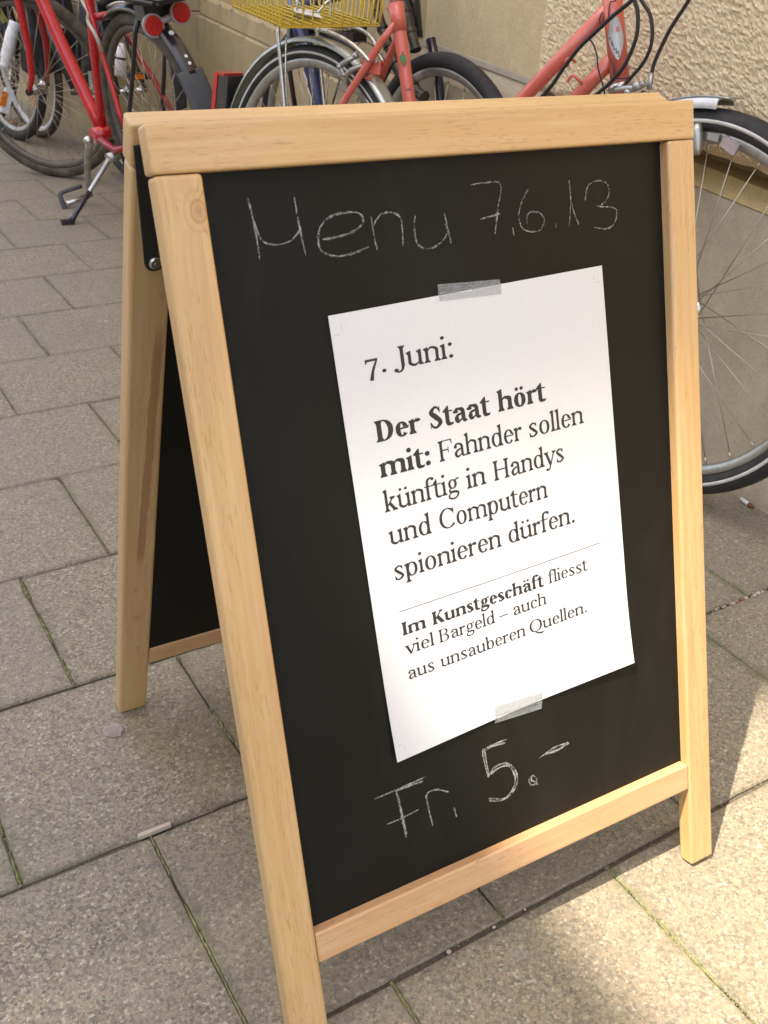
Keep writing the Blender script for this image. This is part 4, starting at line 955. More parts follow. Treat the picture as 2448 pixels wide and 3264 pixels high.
# sun glare on the front mudguard, put in as a white flange strip
W4 = FW.mat(0, .351); mb = MB()
pr = [(.0012, .0015), (.0008, .012), (-.004, .0236), (-.019, .0252), (-.019, .0240), (-.004, .0224), (0, .0118), (-.0002, .0015)]
pr = [(r, -o) for r, o in pr]; mb.ring(pr, .3683, 16, math.radians(92.6), math.radians(121), W4); mb.build('mudguard_glare', M['white_plastic'], sal)
mb = MB(); mb.ring([(.0018, -.021), (.0022, .0), (.0018, .021), (0, .021), (.0, -.021)], .3680, 16, math.radians(89.6), math.radians(121), W4); mb.build('mudguard_crown', M['galv'], sal)
# rear lamp
mb = MB(); lc = SB.w(-.360, .535); mb.box(lc+SB.f*.016, (.024, .030, .045), (SB.f, SB.n, (SB.u+SB.f*.15).normalized())); lb = mb.build('rear_lamp', M['black_paint'], sal)
mb = MB(); mb.box(lc-SB.f*.012, (.008, .032, .047), (SB.f, SB.n, (SB.u+SB.f*.15).normalized())); mb.box(lc+SB.f*.008+SB.u*.046, (.022, .031, .003), (SB.f, SB.n, SB.u)); mb.build('lens', M['lamp_red'], lb)
# luggage rack
rk = tube_part('rack', sal, smooth(SB.pts([(-.092, .722, .058), (-.06, .725, .060), (-.03, .727, .058), (.03, .728, .055), (.095, .722, .050), (.144, .712, .046), (.186, .695, .040), (.215, .675, .034)]), 5), .0052, M['chrome'], 8)
tube_part('rack_rail', sal, smooth(SB.pts([(-.092, .722, -.058), (-.02, .726, -.058), (.07, .730, -.055), (.128, .716, -.05), (.17, .680, -.044), (.20, .66, -.03)]), 5), .0052, M['chrome'], 8)
for a_ in (-.09, -.01, .06): tube_part('rack_cross_bar', sal, SB.pts([(a_, .724, .06), (a_, .724, -.06)]), .0045, M['chrome'], 8)
mb = MB()
for s_ in (1, -1): mb.tube(smooth(SB.pts([(-.02, .728, .050*s_), (-.02, .772, .052*s_), (-.024, .778, .045*s_), (-.03, .752, .020*s_)]), 5), .0030, 8)
mb.tube(SB.pts([(-.03, .752, .020), (-.03, .752, -.020)]), .0030, 8); mb.build('rack_clip', M['chrome'], sal)
# front brake: caliper, adjuster and block
mb = MB(); mb.tube(smooth(SB.pts([(.868, .702, .035), (.892, .708, .045), (.915, .712, .046), (.930, .722, .044)]), 5), .0060, 8); mb.sphere(SB.w(.918, .716, .050), .0085, 10, 6); mb.sphere(SB.w(.900, .703, .046), .0075, 8, 6); mb.tube(SB.pts([(.936, .712, .036), (.931, .738, .030)]), .0044, 8); mb.tube(SB.pts([(.925, .706, .040), (.945, .70, .040)]), .005, 8)
mb.build('front_brake', M['alloy'], sal)
mb = MB(); mb.tube([FW.w(-.048, .672, .022), FW.w(-.046, .662, .022), FW.w(-.037, .632, .022), FW.w(-.034, .622, .022)], [.007, .010, .010, .006], 14); mb.build('dynamo', M['alloy'], sal)
mb = MB(); c = FW.w(.022, .649, .012); mb.box(c, (.018, .003, .010), ((FW.f-FW.u*.33).normalized(), FW.n, (FW.u+FW.f*.33).normalized())); mb.build('spoke_reflector', M['clear'], fw)
mb = MB(); mb.box(FW.w(-.012, .656, .014), (.012, .005, .006), (FW.f, FW.n, FW.u)); mb.build('bracket', M['alloy'], fw)
# cables round the head tube
cab = {'A': ([(.900, .885), (.867, .849), (.833, .821), (.801, .791), (.771, .762), (.739, .719), (.709, .676), (.60, .56)], .0040, 'cable', .034), 'B': ([(.85, .90), (.873, .849), (.884, .83), (.890, .792), (.877, .746), (.856, .717), (.833, .694), (.78, .65)], .0036, 'cable', .036),
       'C': ([(.86, .88), (.883, .85), (.907, .827), (.919, .79), (.912, .756), (.889, .724), (.87, .70)], .0034, 'cable', .030), 'D': ([(1.00, .92), (.975, .857), (.951, .811), (.934, .761), (.931, .736)], .0034, 'cable', .030),
       'E': ([(.775, .770), (.79, .777), (.808, .757), (.818, .731), (.84, .694), (.85, .66)], .0015, 'cable', .030), 'F': ([(.835, .862), (.824, .845), (.813, .84), (.816, .812)], .0012, 'black_paint', .021), 'G': ([(.797, .824), (.793, .811), (.803, .798)], .0012, 'black_paint', .016), 'H': ([(.835, .75), (.845, .737), (.852, .721), (.873, .722), (.885, .727)], .0013, 'black_paint', .0215)}
for k, (L, r, m, o) in cab.items(): tube_part('cable', sal, smooth(SB.pts(L, o), 6), r, M[m], 8)
mb = MB(); mb.tube(smooth(SB.pts([(.752, .735, .012), (.748, .742, .026), (.742, .735, .030), (.745, .728, .022)]), 4), .0028, 8); mb.build('cable_guide', M['salmon'], sal)
mb = MB(); mb.tube(smooth(SB.pts([(.775, .700, .012), (.768, .709, .022), (.760, .713, .024), (.752, .706, .024), (.750, .700, .024)]), 4), .0030, 8); mb.build('cable_guide', M['salmon'], sal)
# badge on the head tube, curved round it
HD = (V((.852-.782, .708-.905, 0))).normalized()
def head_pt(s_, ang, r):                              # s_ metres down the tube from its top end, ang about it (0 = facing the viewer's side)
    a = .782+HD.x*s_; h = .905+HD.y*s_; ax = SB.f*HD.x+SB.u*HD.y; e1 = SB.n; e2 = ax.cross(e1)
    return SB.w(a, h)+(e1*math.cos(ang)+e2*math.sin(ang))*r
def badge(cells, r, mat, name, parent=sal):
    mb = MB()
    for poly in cells:
        o = len(mb.v); mb.v += [tuple(head_pt(s_, a_, r)) for s_, a_ in poly]; mb.f.append(tuple(range(o, o+len(poly)))); mb.sm.append(True); mb.mi.append(0)
    return mb.build(name, mat, parent)
SGN = 1 if (head_pt(.1, .6, .018)-head_pt(.1, 0, .018)).dot(V((.87, -.5, 0))) > 0 else -1
ws = [(0.092, .12), (.098, .42), (.106, .55), (.115, .66), (.126, .80), (.136, .78), (.146, .62), (.156, .40), (.164, .18), (.168, .02)]
cells = []
for (s0, w0), (s1, w1) in zip(ws, ws[1:]):
    for i in range(6):
        a0, a1 = -1+i/3, -1+(i+1)/3; cells.append([(s0, SGN*(.55+a0*w0)), (s1, SGN*(.55+a0*w1)), (s1, SGN*(.55+a1*w1)), (s0, SGN*(.55+a1*w0))])
bd = badge(cells, .0188, M['silver_badge'], 'badge')
def rect2(s0, a0, s1, a1): return [(s0, SGN*a0), (s1, SGN*a0), (s1, SGN*a1), (s0, SGN*a1)]
letters = []
LT = {'P': ['110', '101', '110', '100', '100'], 'A': ['010', '101', '111', '101', '101'], 'L': ['100', '100', '100', '100', '111'], 'U': ['101', '101', '101', '101', '111'], 'S': ['111', '100', '111', '001', '111']}
for i, ch in enumerate('PALUS'):
    s0 = .126+i*.0068; a0 = -.10+i*.17
    for r_, row in enumerate(LT[ch]):
        for c_, b_ in enumerate(row):
            if b_ == '1': letters.append(rect2(s0+r_*.0020, a0+c_*.044, s0+(r_+1)*.0020, a0+(c_+1)*.044))
badge(letters, .0191, M['ink'], 'badge_lettering', sal)
badge([rect2(.112, .62, .121, .92)], .0191, M['salmon'], 'badge_inlay', sal)
# stickers on the seat tube
ST = V((.168, -.495, 0)).normalized()
def seat_pt(s_, ang, r=.0150):
    ax = SB.f*ST.x+SB.u*ST.y; e1 = SB.n; e2 = ax.cross(e1); return SB.w(.257+ST.x*s_, .775+ST.y*s_)+(e1*math.cos(ang)+e2*math.sin(ang))*r
S2 = 1 if (seat_pt(.1, .6)-seat_pt(.1, 0)).dot(V((.87, -.5, 0))) > 0 else -1
def sticker(name, mat, s0, s1, a0, a1, r=.0150, taper=0.0):
    mb = MB(); n = 6
    for i in range(n):
        b0, b1 = a0+(a1-a0)*i/n, a0+(a1-a0)*(i+1)/n; k0, k1 = taper*abs(i-n/2)/n, taper*abs(i+1-n/2)/n
        o = len(mb.v); mb.v += [tuple(seat_pt(s0, S2*b0, r)), tuple(seat_pt(s1-k0, S2*b0, r)), tuple(seat_pt(s1-k1, S2*b1, r)), tuple(seat_pt(s0, S2*b1, r))]; mb.f.append((o, o+1, o+2, o+3)); mb.sm.append(True); mb.mi.append(0)
    mb.build(name, mat, sal)
sticker('crest_sticker', M['gold'], .086, .112, .25, 1.15, .0150, .018); sticker('crest_sticker', M['green'], .088, .098, .28, 1.10, .0152); sticker('crest_sticker', M['gold'], .079, .086, .55, .95, .0150)
sticker('script_sticker', M['ink'], .1565, .1578, .45, 1.3); sticker('script_sticker', M['gold'], .1588, .1598, .55, 1.3)
for k in range(4): sticker('script_sticker', M['ink'], .1545-.001*(k % 2), .1575, .55+k*.17, .60+k*.17)
# ------------------------------------------------------------------ yellow wire basket on the rack and the paper in it
zb = .738
A0, A1, A2 = V((.790, 1.880, zb)), V((.748, 1.345, zb)), V((1.025, 1.390, zb))
A0 = V((.846, 1.862, zb)); A1 = V((.757, 1.378, zb)); A2 = V((1.021, 1.418, zb)); A3 = A0+(A2-A1)
bas = thing('wire_basket', Matrix.Translation((A0+A2)/2), 'yellow plastic coated wire basket on the rack of the salmon bicycle', 'basket')
def wire(name, pts, r=.0019, sm=0): return tube_part(name, bas, smooth(pts, sm) if sm else pts, r, M['yellow'], 6)
UPV = V((0, 0, 1)); Xb = (A2-A1); Yb = (A0-A1); nX, nY = 10, 16; H = .24
cxb = (A0+A2)/2
def fl(p): return (p-cxb).normalized()*V(((p-cxb).x, (p-cxb).y, 0)).length*.0
for i in range(nX+1):                                   # wires across the floor that turn up into the two ends
    a = A1+Xb*(i/nX); b = a+Yb; o1 = -Yb.normalized()*.045; 
    wire('wire', [a+o1+UPV*H, a+o1*.1+UPV*.012, a+UPV*0, b, b-o1*.1+UPV*.012, b-o1+UPV*H])
for j in range(nY+1):
    a = A1+Yb*(j/nY)-UPV*.0042; b = a+Xb; o1 = -Xb.normalized()*.035
    if True: wire('wire', [a+o1+UPV*H, a+o1*.1+UPV*.012, a, b, b-o1*.1+UPV*.012, b-o1+UPV*H])
    else: wire('wire', [a, b])
for z, k in ((.085, .35), (.165, .68), (H, 1.0)):
    q = [A1-Xb.normalized()*.035*k-Yb.normalized()*.045*k, A2+Xb.normalized()*.035*k-Yb.normalized()*.045*k, A3+Xb.normalized()*.035*k+Yb.normalized()*.045*k, A0-Xb.normalized()*.035*k+Yb.normalized()*.045*k]
    mb = MB(); mb.tube([p+UPV*z for p in q], .0024 if z < .2 else .0036, 6, closed=True); mb.build('hoop', M['yellow'], bas)
mb = MB(); pc = A1+Xb*.46+Yb*.36+UPV*.006; ax = (Xb.normalized()*.25+Yb.normalized()*.97).normalized(); ay = V((0, 0, 1)).cross(ax)
mb.add([pc-ax*.09-ay*.032, pc+ax*.09-ay*.030, pc+ax*.085+ay*.034+UPV*.006, pc-ax*.088+ay*.030+UPV*.010, ]+[p-UPV*.0006 for p in (pc-ax*.09-ay*.032, pc+ax*.09-ay*.030, pc+ax*.085+ay*.034+UPV*.006, pc-ax*.088+ay*.030+UPV*.010)], [(0, 1, 2, 3), (7, 6, 5, 4), (0, 4, 5, 1), (1, 5, 6, 2), (2, 6, 7, 3), (3, 7, 4, 0)])
nt_ = mb.build('paper_slip', M['paper']); tag(nt_, 'white paper slip lying in the yellow wire basket', 'paper')
# ------------------------------------------------------------------ dark bicycle between the salmon one and the wall
DB = BF(1.15, 2.43, PI-.05, 0)
dk = thing('bicycle', DB.mat(), 'dark blue bicycle with white letters on its tube, between salmon bicycle and wall', 'bicycle')
wheel(dk, DB, 1.04, .343, tr=.019, tyre='rubber', name='front_wheel', rim='alloy', rot=.2, n=28)
DR = BF(1.225, 2.13, PI-.08, 0)
wheel(dk, DR, 0, .343, tr=.019, tyre='rubber', name='rear_wheel', rim='alloy', rot=.3, n=28)
for s_ in (1, -1):
    tube_part('fork_blade', dk, DB.pts([(.895, .70, .045*s_), (.93, .62, .05*s_), (.955, .53, .052*s_), (1.04, .343, .05*s_)]), [.013, .013, .012, .008], M['black_paint'], 10)
    tube_part('seat_stay', dk, DB.pts([(.27, .70, .02*s_), (.27, .55, -.02+.04*s_)])+[DR.w(0, .343, .06*s_)], .008, M['black_paint'], 8)
    tube_part('chain_stay', dk, DB.pts([(.44, .27, .02*s_)])+[DR.w(0, .343, .06*s_)], .008, M['black_paint'], 8)
tube_part('head_tube', dk, DB.pts([(.84, .90), (.895, .70)]), .019, M['black_paint'], 12)
tube_part('seat_tube', dk, DB.pts([(.25, .80), (.30, .664), (.361, .585), (.415, .478), (.47, .27)]), .0235, M['navy'], 16)
tube_part('down_tube', dk, DB.pts([(.87, .74), (.47, .27)]), .016, M['navy'], 12)
tube_part('top_tube', dk, DB.pts([(.86, .83), (.27, .72)]), .014, M['navy'], 12)
tube_part('seat_post', dk, DB.pts([(.25, .80), (.20, .95)]), .013, M['alloy'], 10)
mb = MB(); mb.tube(smooth(DB.pts([(.284, .690), (.25, .675), (.207, .655), (.18, .63)], -.03), 5), [.016]*8+[.018]*8, 12, flat=.6); mb.build('saddle_bag', M['grey_rubber'], dk)
mb = MB(); mb.box(DB.w(.55, .69, -.02), (.050, .022, .030), (DB.f, DB.n, DB.u)); mb.build('frame_bag', M['black_paint'], dk)
# white letters down the seat tube
def dk_pt(t_, ang, r=.0240):
    a, h = .318+(.415-.318)*t_, .640+(.478-.640)*t_; ax = (DB.f*(.097)+DB.u*(-.162)).normalized(); e1 = DB.n; e2 = ax.cross(e1); return DB.w(a, h)+(e1*math.cos(ang)+e2*math.sin(ang))*r
S3 = 1 if (dk_pt(.5, .6)-dk_pt(.5, 0)).dot(V((.87, -.5, 0))) > 0 else -1
def dk_stroke(mb, pts, wd=.06):
    pp = smooth([(p[0], p[1], 0) for p in pts], 5); vs = []
    for i, q in enumerate(pp):
        d = pp[min(i+1, len(pp)-1)]-pp[max(i-1, 0)]; d.x *= .19; d.y *= .024; d.normalize()
        vs += [dk_pt(q.x-d.y*.0028/.19, S3*(q.y+d.x*.0028/.024)), dk_pt(q.x+d.y*.0028/.19, S3*(q.y-d.x*.0028/.024))]
    mb.add(vs, [(2*i, 2*i+1, 2*i+3, 2*i+2) for i in range(len(pp)-1)])
a_ = -.35
for L in ([(.02, a_+.1), (.13, a_+.25)], [(.21, a_-.25), (.19, a_+.1), (.30, a_+.28), (.40, a_+.22), (.43, a_), (.39, a_-.2)], [(.53, a_), (.52, a_+.25), (.62, a_+.42), (.70, a_+.32), (.71, a_+.08), (.62, a_-.1), (.53, a_)], [(.76, a_), (.76, a_+.3), (.88, a_+.45), (.97, a_+.38), (.99, a_+.1), (.88, a_-.08), (.76, a_)]):
    mb = MB(); dk_stroke(mb, L); mb.build('letter', M['white_plastic'], dk)
# armoured cable lock hanging on the dark bicycle
lk = thing('armoured_lock', DB.mat(.9, .7), 'brown black armoured lock of ringed segments hung over the dark bicycle', 'bicycle lock')
def armour(L, o, r=.0125):
    pp = smooth(DB.pts(L, o), 10); acc = 0; last = pp[0]; seg = [pp[0]]
    for p in pp[1:]:
        seg.append(p); acc += (p-last).length; last = p
        if acc > .046:
            mb = MB(); mb.tube(seg, r, 12); mb.tube([seg[0], seg[0]+(seg[-1]-seg[0])*.10], r*1.16, 12); mb.tube([seg[-1]-(seg[-1]-seg[0])*.10, seg[-1]], r*1.16, 12)
            mb.build('lock_segment', M['bronze'], lk); seg = [p]; acc = 0
armour([(.862, .90), (.875, .83), (.886, .785), (.906, .753), (.922, .722), (.942, .693), (.955, .67)], .035)
armour([(.80, .85), (.824, .77), (.852, .727), (.883, .691), (.914, .656), (.943, .63), (.984, .619), (1.025, .598), (1.079, .585)], .075)
# ------------------------------------------------------------------ red bicycle
RB = BF(.892, 2.51, -.162, -.161)
RF = BF(.716, 3.436, 2.40-PI, -.171)
red = thing('bicycle', RB.mat(), 'red bicycle on its kickstand at the far left, front wheel turned aside', 'bicycle')
wheel(red, RF, 0, .343, tr=.021, tyre='rubber_old', name='front_wheel', rim='dark_rim', rot=.08, n=32)
wheel(red, RB, 0, .343, tr=.021, tyre='rubber_old', name='rear_wheel', rim='dark_rim', rot=.2, n=32)
tube_part('down_tube', red, RB.pts([(.44, .262), (.484, .325), (.548, .419), (.626, .540), (.692, .660), (.80, .84)]), .0225, M['red'], 16)
tube_part('seat_tube', red, RB.pts([(.27, .78), (.307, .662), (.354, .528), (.378, .441), (.415, .336), (.44, .262)]), .0155, M['red'], 14)
tube_part('top_tube', red, RB.pts([(.27, .76), (.79, .86)]), .0155, M['red'], 12)
tube_part('head_tube', red, RB.pts([(.775, .96), (.83, .79)]), .0195, M['red'], 14)
tube_part('near_seat_stay', red, RB.pts([(.225, .80, -.03), (.205, .70, -.05), (.187, .640, -.052), (.166, .527, -.054), (.142, .458, -.058), (.124, .387, -.062), (.10, .343, -.064)]), .0085, M['red'], 12)
tube_part('far_seat_stay', red, RB.pts([(.20, .63, .045), (.125, .525, .05), (.077, .479, .055), (.008, .390, .062), (-.02, .343, .064)]), .0085, M['shaded_red'], 12)
tube_part('chain_stay', red, RB.pts([(.44, .250, -.02), (.415, .245, -.03), (.325, .239, -.04), (.253, .239, -.05), (.10, .28, -.06)]), [.015, .014, .013, .012, .010], M['shaded_red'], 12)
tube_part('chain_stay', red, RB.pts([(.44, .262, .02), (.10, .30, .06)]), .010, M['shaded_red'], 12)
tube_part('bottom_bracket', red, RB.pts([(.43, .255, -.045), (.43, .255, .045)]), .026, M['red'], 16)
tube_part('stay_bridge', red, RB.pts([(.21, .655, -.05), (.21, .655, .05)]), .011, M['red'], 10)
for s_ in (1, -1):
    tube_part('fork_blade', red, [RF.w(-.02, .70, -.048*s_)+V((0, 0, .20)), RF.w(-.035, .66, -.052*s_), RF.w(-.04, .50, -.055*s_), RF.w(-.025, .40, -.055*s_), RF.w(0, .343, -.055*s_)], [.0135, .0135, .0125, .0115, .0095], M['red'] if s_ > 0 else M['shaded_red'], 12)
    mb = MB(); mb.tube([RF.w(0, .343, -.064*s_), RF.w(0, .343, -.050*s_)], .013, 12); mb.build('dropout', M['steel_black'], red)
tube_part('fork_crown', red, [RF.w(-.035, .71, -.05), RF.w(-.035, .71, .05)], .017, M['red'], 10)
# crank, pedal, kickstand
cr_ = tube_part('crank_arm', red, RB.pts([(.357, .262, -.085), (.375, .235, -.092), (.41, .175, -.098), (.445, .095, -.10), (.457, .052, -.10)]), [.017, .0125, .0115, .010, .013], M['alloy'], 12)
mb = MB(); mb.sphere(RB.w(.357, .264, -.094), .017, 14, 8, (1, 1, 1)); mb.build('crank_cap', M['chrome'], cr_)
pdc = RB.w(.457, .048, -.106); pl = -RB.n; pf = (RB.f*.35+RB.u*.94).normalized()
mb = MB(); mb.tube([pdc, pdc+pl*.088], [.008, .006], 10); mb.tube([pdc+pl*.012, pdc+pl*.05, pdc+pl*.088], [.013, .008, .011], 10); sp = mb.build('pedal_axle', M['chrome'], red)
mb = MB(); q = [pdc+pl*.010+pf*.043, pdc+pl*.085+pf*.040, pdc+pl*.098+pf*.028, pdc+pl*.098-pf*.028, pdc+pl*.085-pf*.042, pdc+pl*.004-pf*.045]; mb.tube(smooth(q, 3), .0078, 8, flat=1.2); mb.build('pedal_cage', M['grey_rubber'], sp)
kt, kf = RB.w(.262, .218, -.07), V((.580, 2.717, GZ+.006))
ks = tube_part('kickstand', red, [kt, kt.lerp(kf, .12), kt.lerp(kf, .55), kt.lerp(kf, .93)], [.011, .0085, .0075, .0075], M['alloy'], 10)
mb = MB(); mb.tube([kt.lerp(kf, .52), kt.lerp(kf, .9), kf], [.0085, .009, .014], 10); mb.box(kf+V((-.012, .0, .004)), (.020, .012, .006)); mb.build('foot', M['black_paint'], ks)
mb = MB(); mb.tube([kt+RB.n*.03, kt-RB.n*.012], .017, 12); mb.build('pivot', M['alloy'], ks)
guard(red, RB, 0, .343, .366, .030, 55, 150, 'black_paint', edge=.018)
mf = guard(red, RB, 0, .343, .367, .042, 144, 163, 'grey_rubber', name='mudflap', edge=.012, seg=12)
guard(red, RB, 0, .343, .3675, .024, 110, 146, 'black_paint', name='mudguard_band', edge=.010, seg=20)
W4 = RB.mat(0, .343)
for ang, r in ((125, .008), (138, .005), (141.5, .005)):
    t_ = math.radians(ang); c = W4 @ V((.3685*math.cos(t_), -.002, .3685*math.sin(t_))); nn = W4.to_3x3() @ V((math.cos(t_), 0, math.sin(t_))); mb = MB(); mb.tube([c, c+nn*.003], r, 12); mb.build('rivet', M['white_plastic'], mf)
for s_ in (1, -1): tube_part('mudguard_stay', red, RB.pts([(-.103, .690, .035*s_), (-.085, .641, .05*s_), (-.032, .538, .055*s_), (.05, .403, .06*s_), (.06, .343, .06*s_)]), .0075, M['black_paint'], 8)
tube_part('gear_cable', red, smooth(RB.pts([(.264, .74, -.03), (.264, .701, -.04), (.202, .676, -.055), (.198, .65, -.065), (.155, .625, -.072), (.140, .595, -.07), (.165, .565, -.055)]), 5), .006, simple('pale grey cable sleeve', (.45, .42, .34), .5), 8)
mb = MB(); mb.box(RB.w(-.10, .735, 0), (.16, .045, .006), (RB.f, RB.n, RB.u))
for s_ in (1, -1): mb.tube(RB.pts([(.14, .735, .06*s_), (-.26, .735, .06*s_)]), .006, 8)
rkb = mb.build('rack', M['black_paint'], red)
# twin rear reflectors
mb = MB(); c0, c1 = RB.w(-.175, .668, -.035), RB.w(-.195, .690, .050); nn = (-RB.f*.95-RB.n*.1+RB.u*.1).normalized()
mb.tube([c0, c0+nn*.012], .0325, 24); mb.tube([c1, c1+nn*.012], .0325, 24); mb.tube([c0, c1], .010, 8); rl = mb.build('rear_reflector', M['clear'], red)
for c in (c0, c1):
    mb = MB(); mb.tube([c+nn*.0115, c+nn*.016], [.0275, .0260], 24); mb.build('lens', M['lamp_red'], rl)
mb = MB(); mb.box(RB.w(-.14, .70, .0), (.03, .05, .02), (RB.f, RB.n, RB.u)); mb.build('reflector_bracket', M['black_paint'], red)
mb = MB(); mb.sphere(RB.w(.462, .29, .04), .010, 10, 6, (.5, 1.3, 1.5)); mb.build('orange_reflector', M['orange'], red)
# ------------------------------------------------------------------ blue bicycle behind the red one
BB_ = BF(.84, 4.25, -.18, -.06)
blu = thing('bicycle', BB_.mat(), 'blue bicycle with pale rims, half hidden behind the red bicycle', 'bicycle')
wheel(blu, BB_, 0, .343, tyre='rubber_old', name='rear_wheel', rim='white_plastic', rot=.1, n=28)
wheel(blu, BB_, 1.03, .343, tyre='rubber_old', name='front_wheel', rim='alloy', rot=.1, n=28)
for nm, L, r in (('seat_tube', [(.24, .82), (.43, .28)], .0145), ('down_tube', [(.43, .28), (.83, .74)], .017), ('top_tube', [(.25, .78), (.80, .82)], .0145), ('head_tube', [(.78, .90), (.84, .72)], .018)): tube_part(nm, blu, BB_.pts(L), r, M['blue'], 12)
for s_ in (1, -1):
    tube_part('seat_stay', blu, BB_.pts([(.25, .78, .015*s_), (0, .343, .06*s_)]), .008, M['navy'], 8); tube_part('chain_stay', blu, BB_.pts([(.43, .28, .02*s_), (0, .343, .06*s_)]), .009, M['navy'], 8)
    tube_part('fork_blade', blu, BB_.pts([(.845, .71, .03*s_), (.90, .62, .05*s_), (1.03, .343, .05*s_)]), .010, M['navy'], 8)
tube_part('crank_arm', blu, BB_.pts([(.43, .28, -.06), (.52, .15, -.07)]), .010, M['chrome'], 8)
mb = MB(); mb.tube(BB_.pts([(.43, .28, -.044), (.43, .28, -.040)]), .085, 40); mb.build('chain_ring', M['chrome'], blu)
guard(blu, BB_, 0, .343, .364, .024, 40, 175, 'black_paint')
for t_ in (0.6, 2.7, 4.6):
    mb = MB(); c = BB_.mat(0, .343) @ V((.20*math.cos(t_), .0, .20*math.sin(t_))); mb.box(c, (.035, .006, .012), (BB_.f*math.cos(t_)+BB_.u*math.sin(t_), BB_.n, BB_.u*math.cos(t_)-BB_.f*math.sin(t_))); mb.build('spoke_reflector', M['orange'], blu)
tube_part('pump', blu, BB_.pts([(.36, .52, -.03), (.45, .36, -.03)]), .012, M['white_plastic'], 10)
# ------------------------------------------------------------------ black bicycle by the wall, seen through the red one's rear wheel
KB = BF(1.22, 2.30, -.10, .02)
blk = thing('bicycle', KB.mat(), 'black bicycle against the wall, seen through the rear wheel of the red one', 'bicycle')
KB = BF(.985, 3.22, -.25, .0); blk.matrix_basis = KB.mat(); WM[blk.name] = KB.mat()
wheel(blk, KB, 0, .343, tr=.02, tyre='rubber', name='rear_wheel', rim='chrome', rot=.1, n=28)
wheel(blk, KB, 1.03, .343, tr=.02, tyre='rubber', name='front_wheel', rim='alloy', rot=.1, n=28)
for nm, L, r in (('seat_tube', [(.24, .84), (.43, .28)], .0145), ('down_tube', [(.43, .28), (.83, .74)], .018), ('top_tube', [(.25, .78), (.80, .84)], .0145), ('head_tube', [(.78, .92), (.84, .72)], .018)): tube_part(nm, blk, KB.pts(L), r, M['black_paint'], 12)
for s_ in (1, -1):
    tube_part('seat_stay', blk, KB.pts([(.25, .78, .015*s_), (0, .343, .06*s_)]), .008, M['black_paint'], 8); tube_part('chain_stay', blk, KB.pts([(.43, .28, .02*s_), (0, .343, .06*s_)]), .009, M['black_paint'], 8)
    tube_part('fork_blade', blk, KB.pts([(.845, .71, .03*s_), (.90, .62, .05*s_), (1.03, .343, .05*s_)]), .010, M['black_paint'], 8)
bt = tube_part('bottle', blk, [V((.879, 2.97, .530)), V((.876, 2.97, .505)), V((.872, 2.97, .49)), V((.866, 2.97, .432)), V((.866, 2.97, .425))], [.010, .018, .024, .024, .016], M['white_plastic'], 16)
mb = MB(); mb.tube([V((.8735, 2.97, .487)), V((.8725, 2.97, .480))], .0255, 16); mb.build('strap', M['black_paint'], bt)
mb = MB(); c = V((.950, 3.0, .42)); mb.box(c, (.048, .02, .010)); pd = mb.build('pedal', M['black_paint'], blk); mb = MB(); mb.box(c+V((-.012, -.021, 0)), (.020, .002, .008)); mb.build('reflector', M['orange'], pd)
# ------------------------------------------------------------------ city bicycle at the far left edge
CB = BF(.70, 4.62, .75, -.08)
cty = thing('bicycle', CB.mat(), 'black city bicycle with white chain guard at the left edge, behind the red one', 'bicycle')
wheel(cty, CB, 0, .343, tr=.022, tyre='rubber', name='rear_wheel', rim='alloy', rot=.1, n=28)
wheel(cty, CB, 1.06, .343, tr=.022, tyre='rubber', name='front_wheel', rim='alloy', rot=.1, n=28)
for nm, L, r in (('seat_tube', [(.24, .80), (.43, .28)], .0145), ('down_tube', [(.43, .28), (.83, .70)], .018), ('head_tube', [(.76, .94), (.84, .68)], .018)): tube_part(nm, cty, CB.pts(L), r, M['black_paint'], 12)
for s_ in (1, -1):
    tube_part('chain_stay', cty, CB.pts([(.43, .28, .02*s_), (0, .343, .06*s_)]), .009, M['black_paint'], 8); tube_part('seat_stay', cty, CB.pts([(.25, .76, .015*s_), (0, .343, .06*s_)]), .008, M['black_paint'], 8)
    tube_part('fork_blade', cty, CB.pts([(.845, .68, .03*s_), (.90, .62, .05*s_), (1.06, .343, .05*s_)]), .010, M['black_paint'], 8)
mb = MB(); mb.tube(smooth([V((.745, 4.0, .500)), V((.725, 4.0, .455)), V((.70, 4.0, .39)), V((.675, 4.0, .325))], 4), [.026]*4+[.028]*6+[.022]*3, 14, flat=.9); mb.build('chain_guard', M['white_plastic'], cty)
mb = MB(); c = V((.652, 3.92, .205)); ax = V((.35, 0, .94)).normalized(); mb.box(c, (.050, .008, .017), (ax, V((0, 1, 0)), ax.cross(V((0, 1, 0))))); rfl = mb.build('reflector', M['white_plastic'], cty); mb = MB(); mb.box(c+V((-.012, -.009, .010)), (.030, .002, .012), (ax, V((0, 1, 0)), ax.cross(V((0, 1, 0))))); mb.build('lens', M['orange'], rfl)
mb = MB(); mb.tube(smooth([V((.722, 4.2, .545)), V((.730, 4.2, .52)), V((.742, 4.2, .478))], 4), .010, 8); mb.build('cable_lock', M['lime'], cty)
guard(cty, CB, 0, .343, .37, .026, 30, 190, 'black_paint')
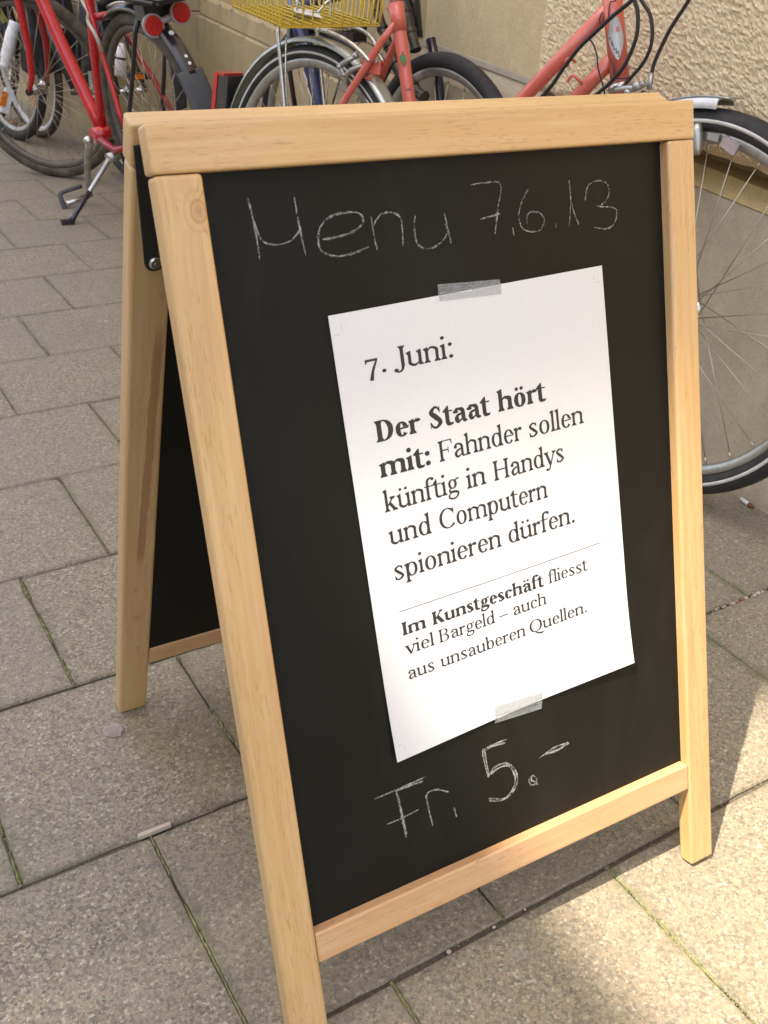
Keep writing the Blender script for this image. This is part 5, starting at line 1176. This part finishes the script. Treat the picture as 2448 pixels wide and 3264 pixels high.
print('objects', len(bpy.data.objects))

# ------------------------------------------------------------------ black bags standing in for unidentified dark shapes at the left
def bag(c, hx, hy, hz, rz, label):
    r = thing('stand_in_bag', Matrix.Translation(V(c)) @ Matrix.Rotation(rz, 4, 'Z'), label, 'bag')
    bm = beveled_box(2*hx, 2*hy, 2*hz, .035, 4)
    bmesh.ops.subdivide_edges(bm, edges=[e for e in bm.edges if e.calc_length() > .05], cuts=5, use_grid_fill=True)
    for v_ in bm.verts:
        q = v_.co; k = noise.noise(V((q.x*9+c[0]*5, q.y*9, q.z*9))); v_.co += V((k*.012, -abs(k)*.018 if q.y < 0 else 0, k*.010)); v_.co.x *= 1-.10*(q.z/hz)
    for f in bm.faces: f.smooth = True
    me = bpy.data.meshes.new('bag_body'); bm.to_mesh(me); bm.free(); me.materials.append(M['bag_cloth']); link('bag_body', me, r)
    for sx in (-.5, .5):
        mb = MB(); X = WM[r.name]
        mb.tube([X @ V((sx*hx, -hy-.006, hz*.9)), X @ V((sx*hx, -hy-.012, 0)), X @ V((sx*hx, -hy-.006, -hz*.7))], .012, 8, flat=.35); mb.build('strap', M['black_paint'], r)
    mb = MB(); X = WM[r.name]; mb.box(X @ V((0, -hy-.006, hz*.15)), (hx*.5, .003, .008), (X.to_3x3() @ V((1, 0, 0)), X.to_3x3() @ V((0, 1, 0)), V((0, 0, 1)))); mb.build('reflective_band', M['reflective'], r)
M['bag_cloth'] = simple('black bag cloth', (.022, .021, .022), .85, 0, .35, 0, 50)
bag((.865, 3.96, .47), .105, .06, .165, .1, 'large black bag standing in for dark shapes behind the fork of the red bicycle')
bag((.735, 4.40, .50), .075, .05, .14, -.2, 'black bag standing in for dark shapes at the top left corner of the picture')
bag((.925, 3.42, .50), .055, .05, .125, .25, 'narrow black bag standing in for dark shapes between down tube and seat tube of the red bicycle')
tube_part('blue_rail', bpy.data.objects['bicycle.003'], [V((.895, 3.35, .60)), V((.955, 3.33, .475)), V((1.0, 3.32, .40))], .007, M['navy'], 8)
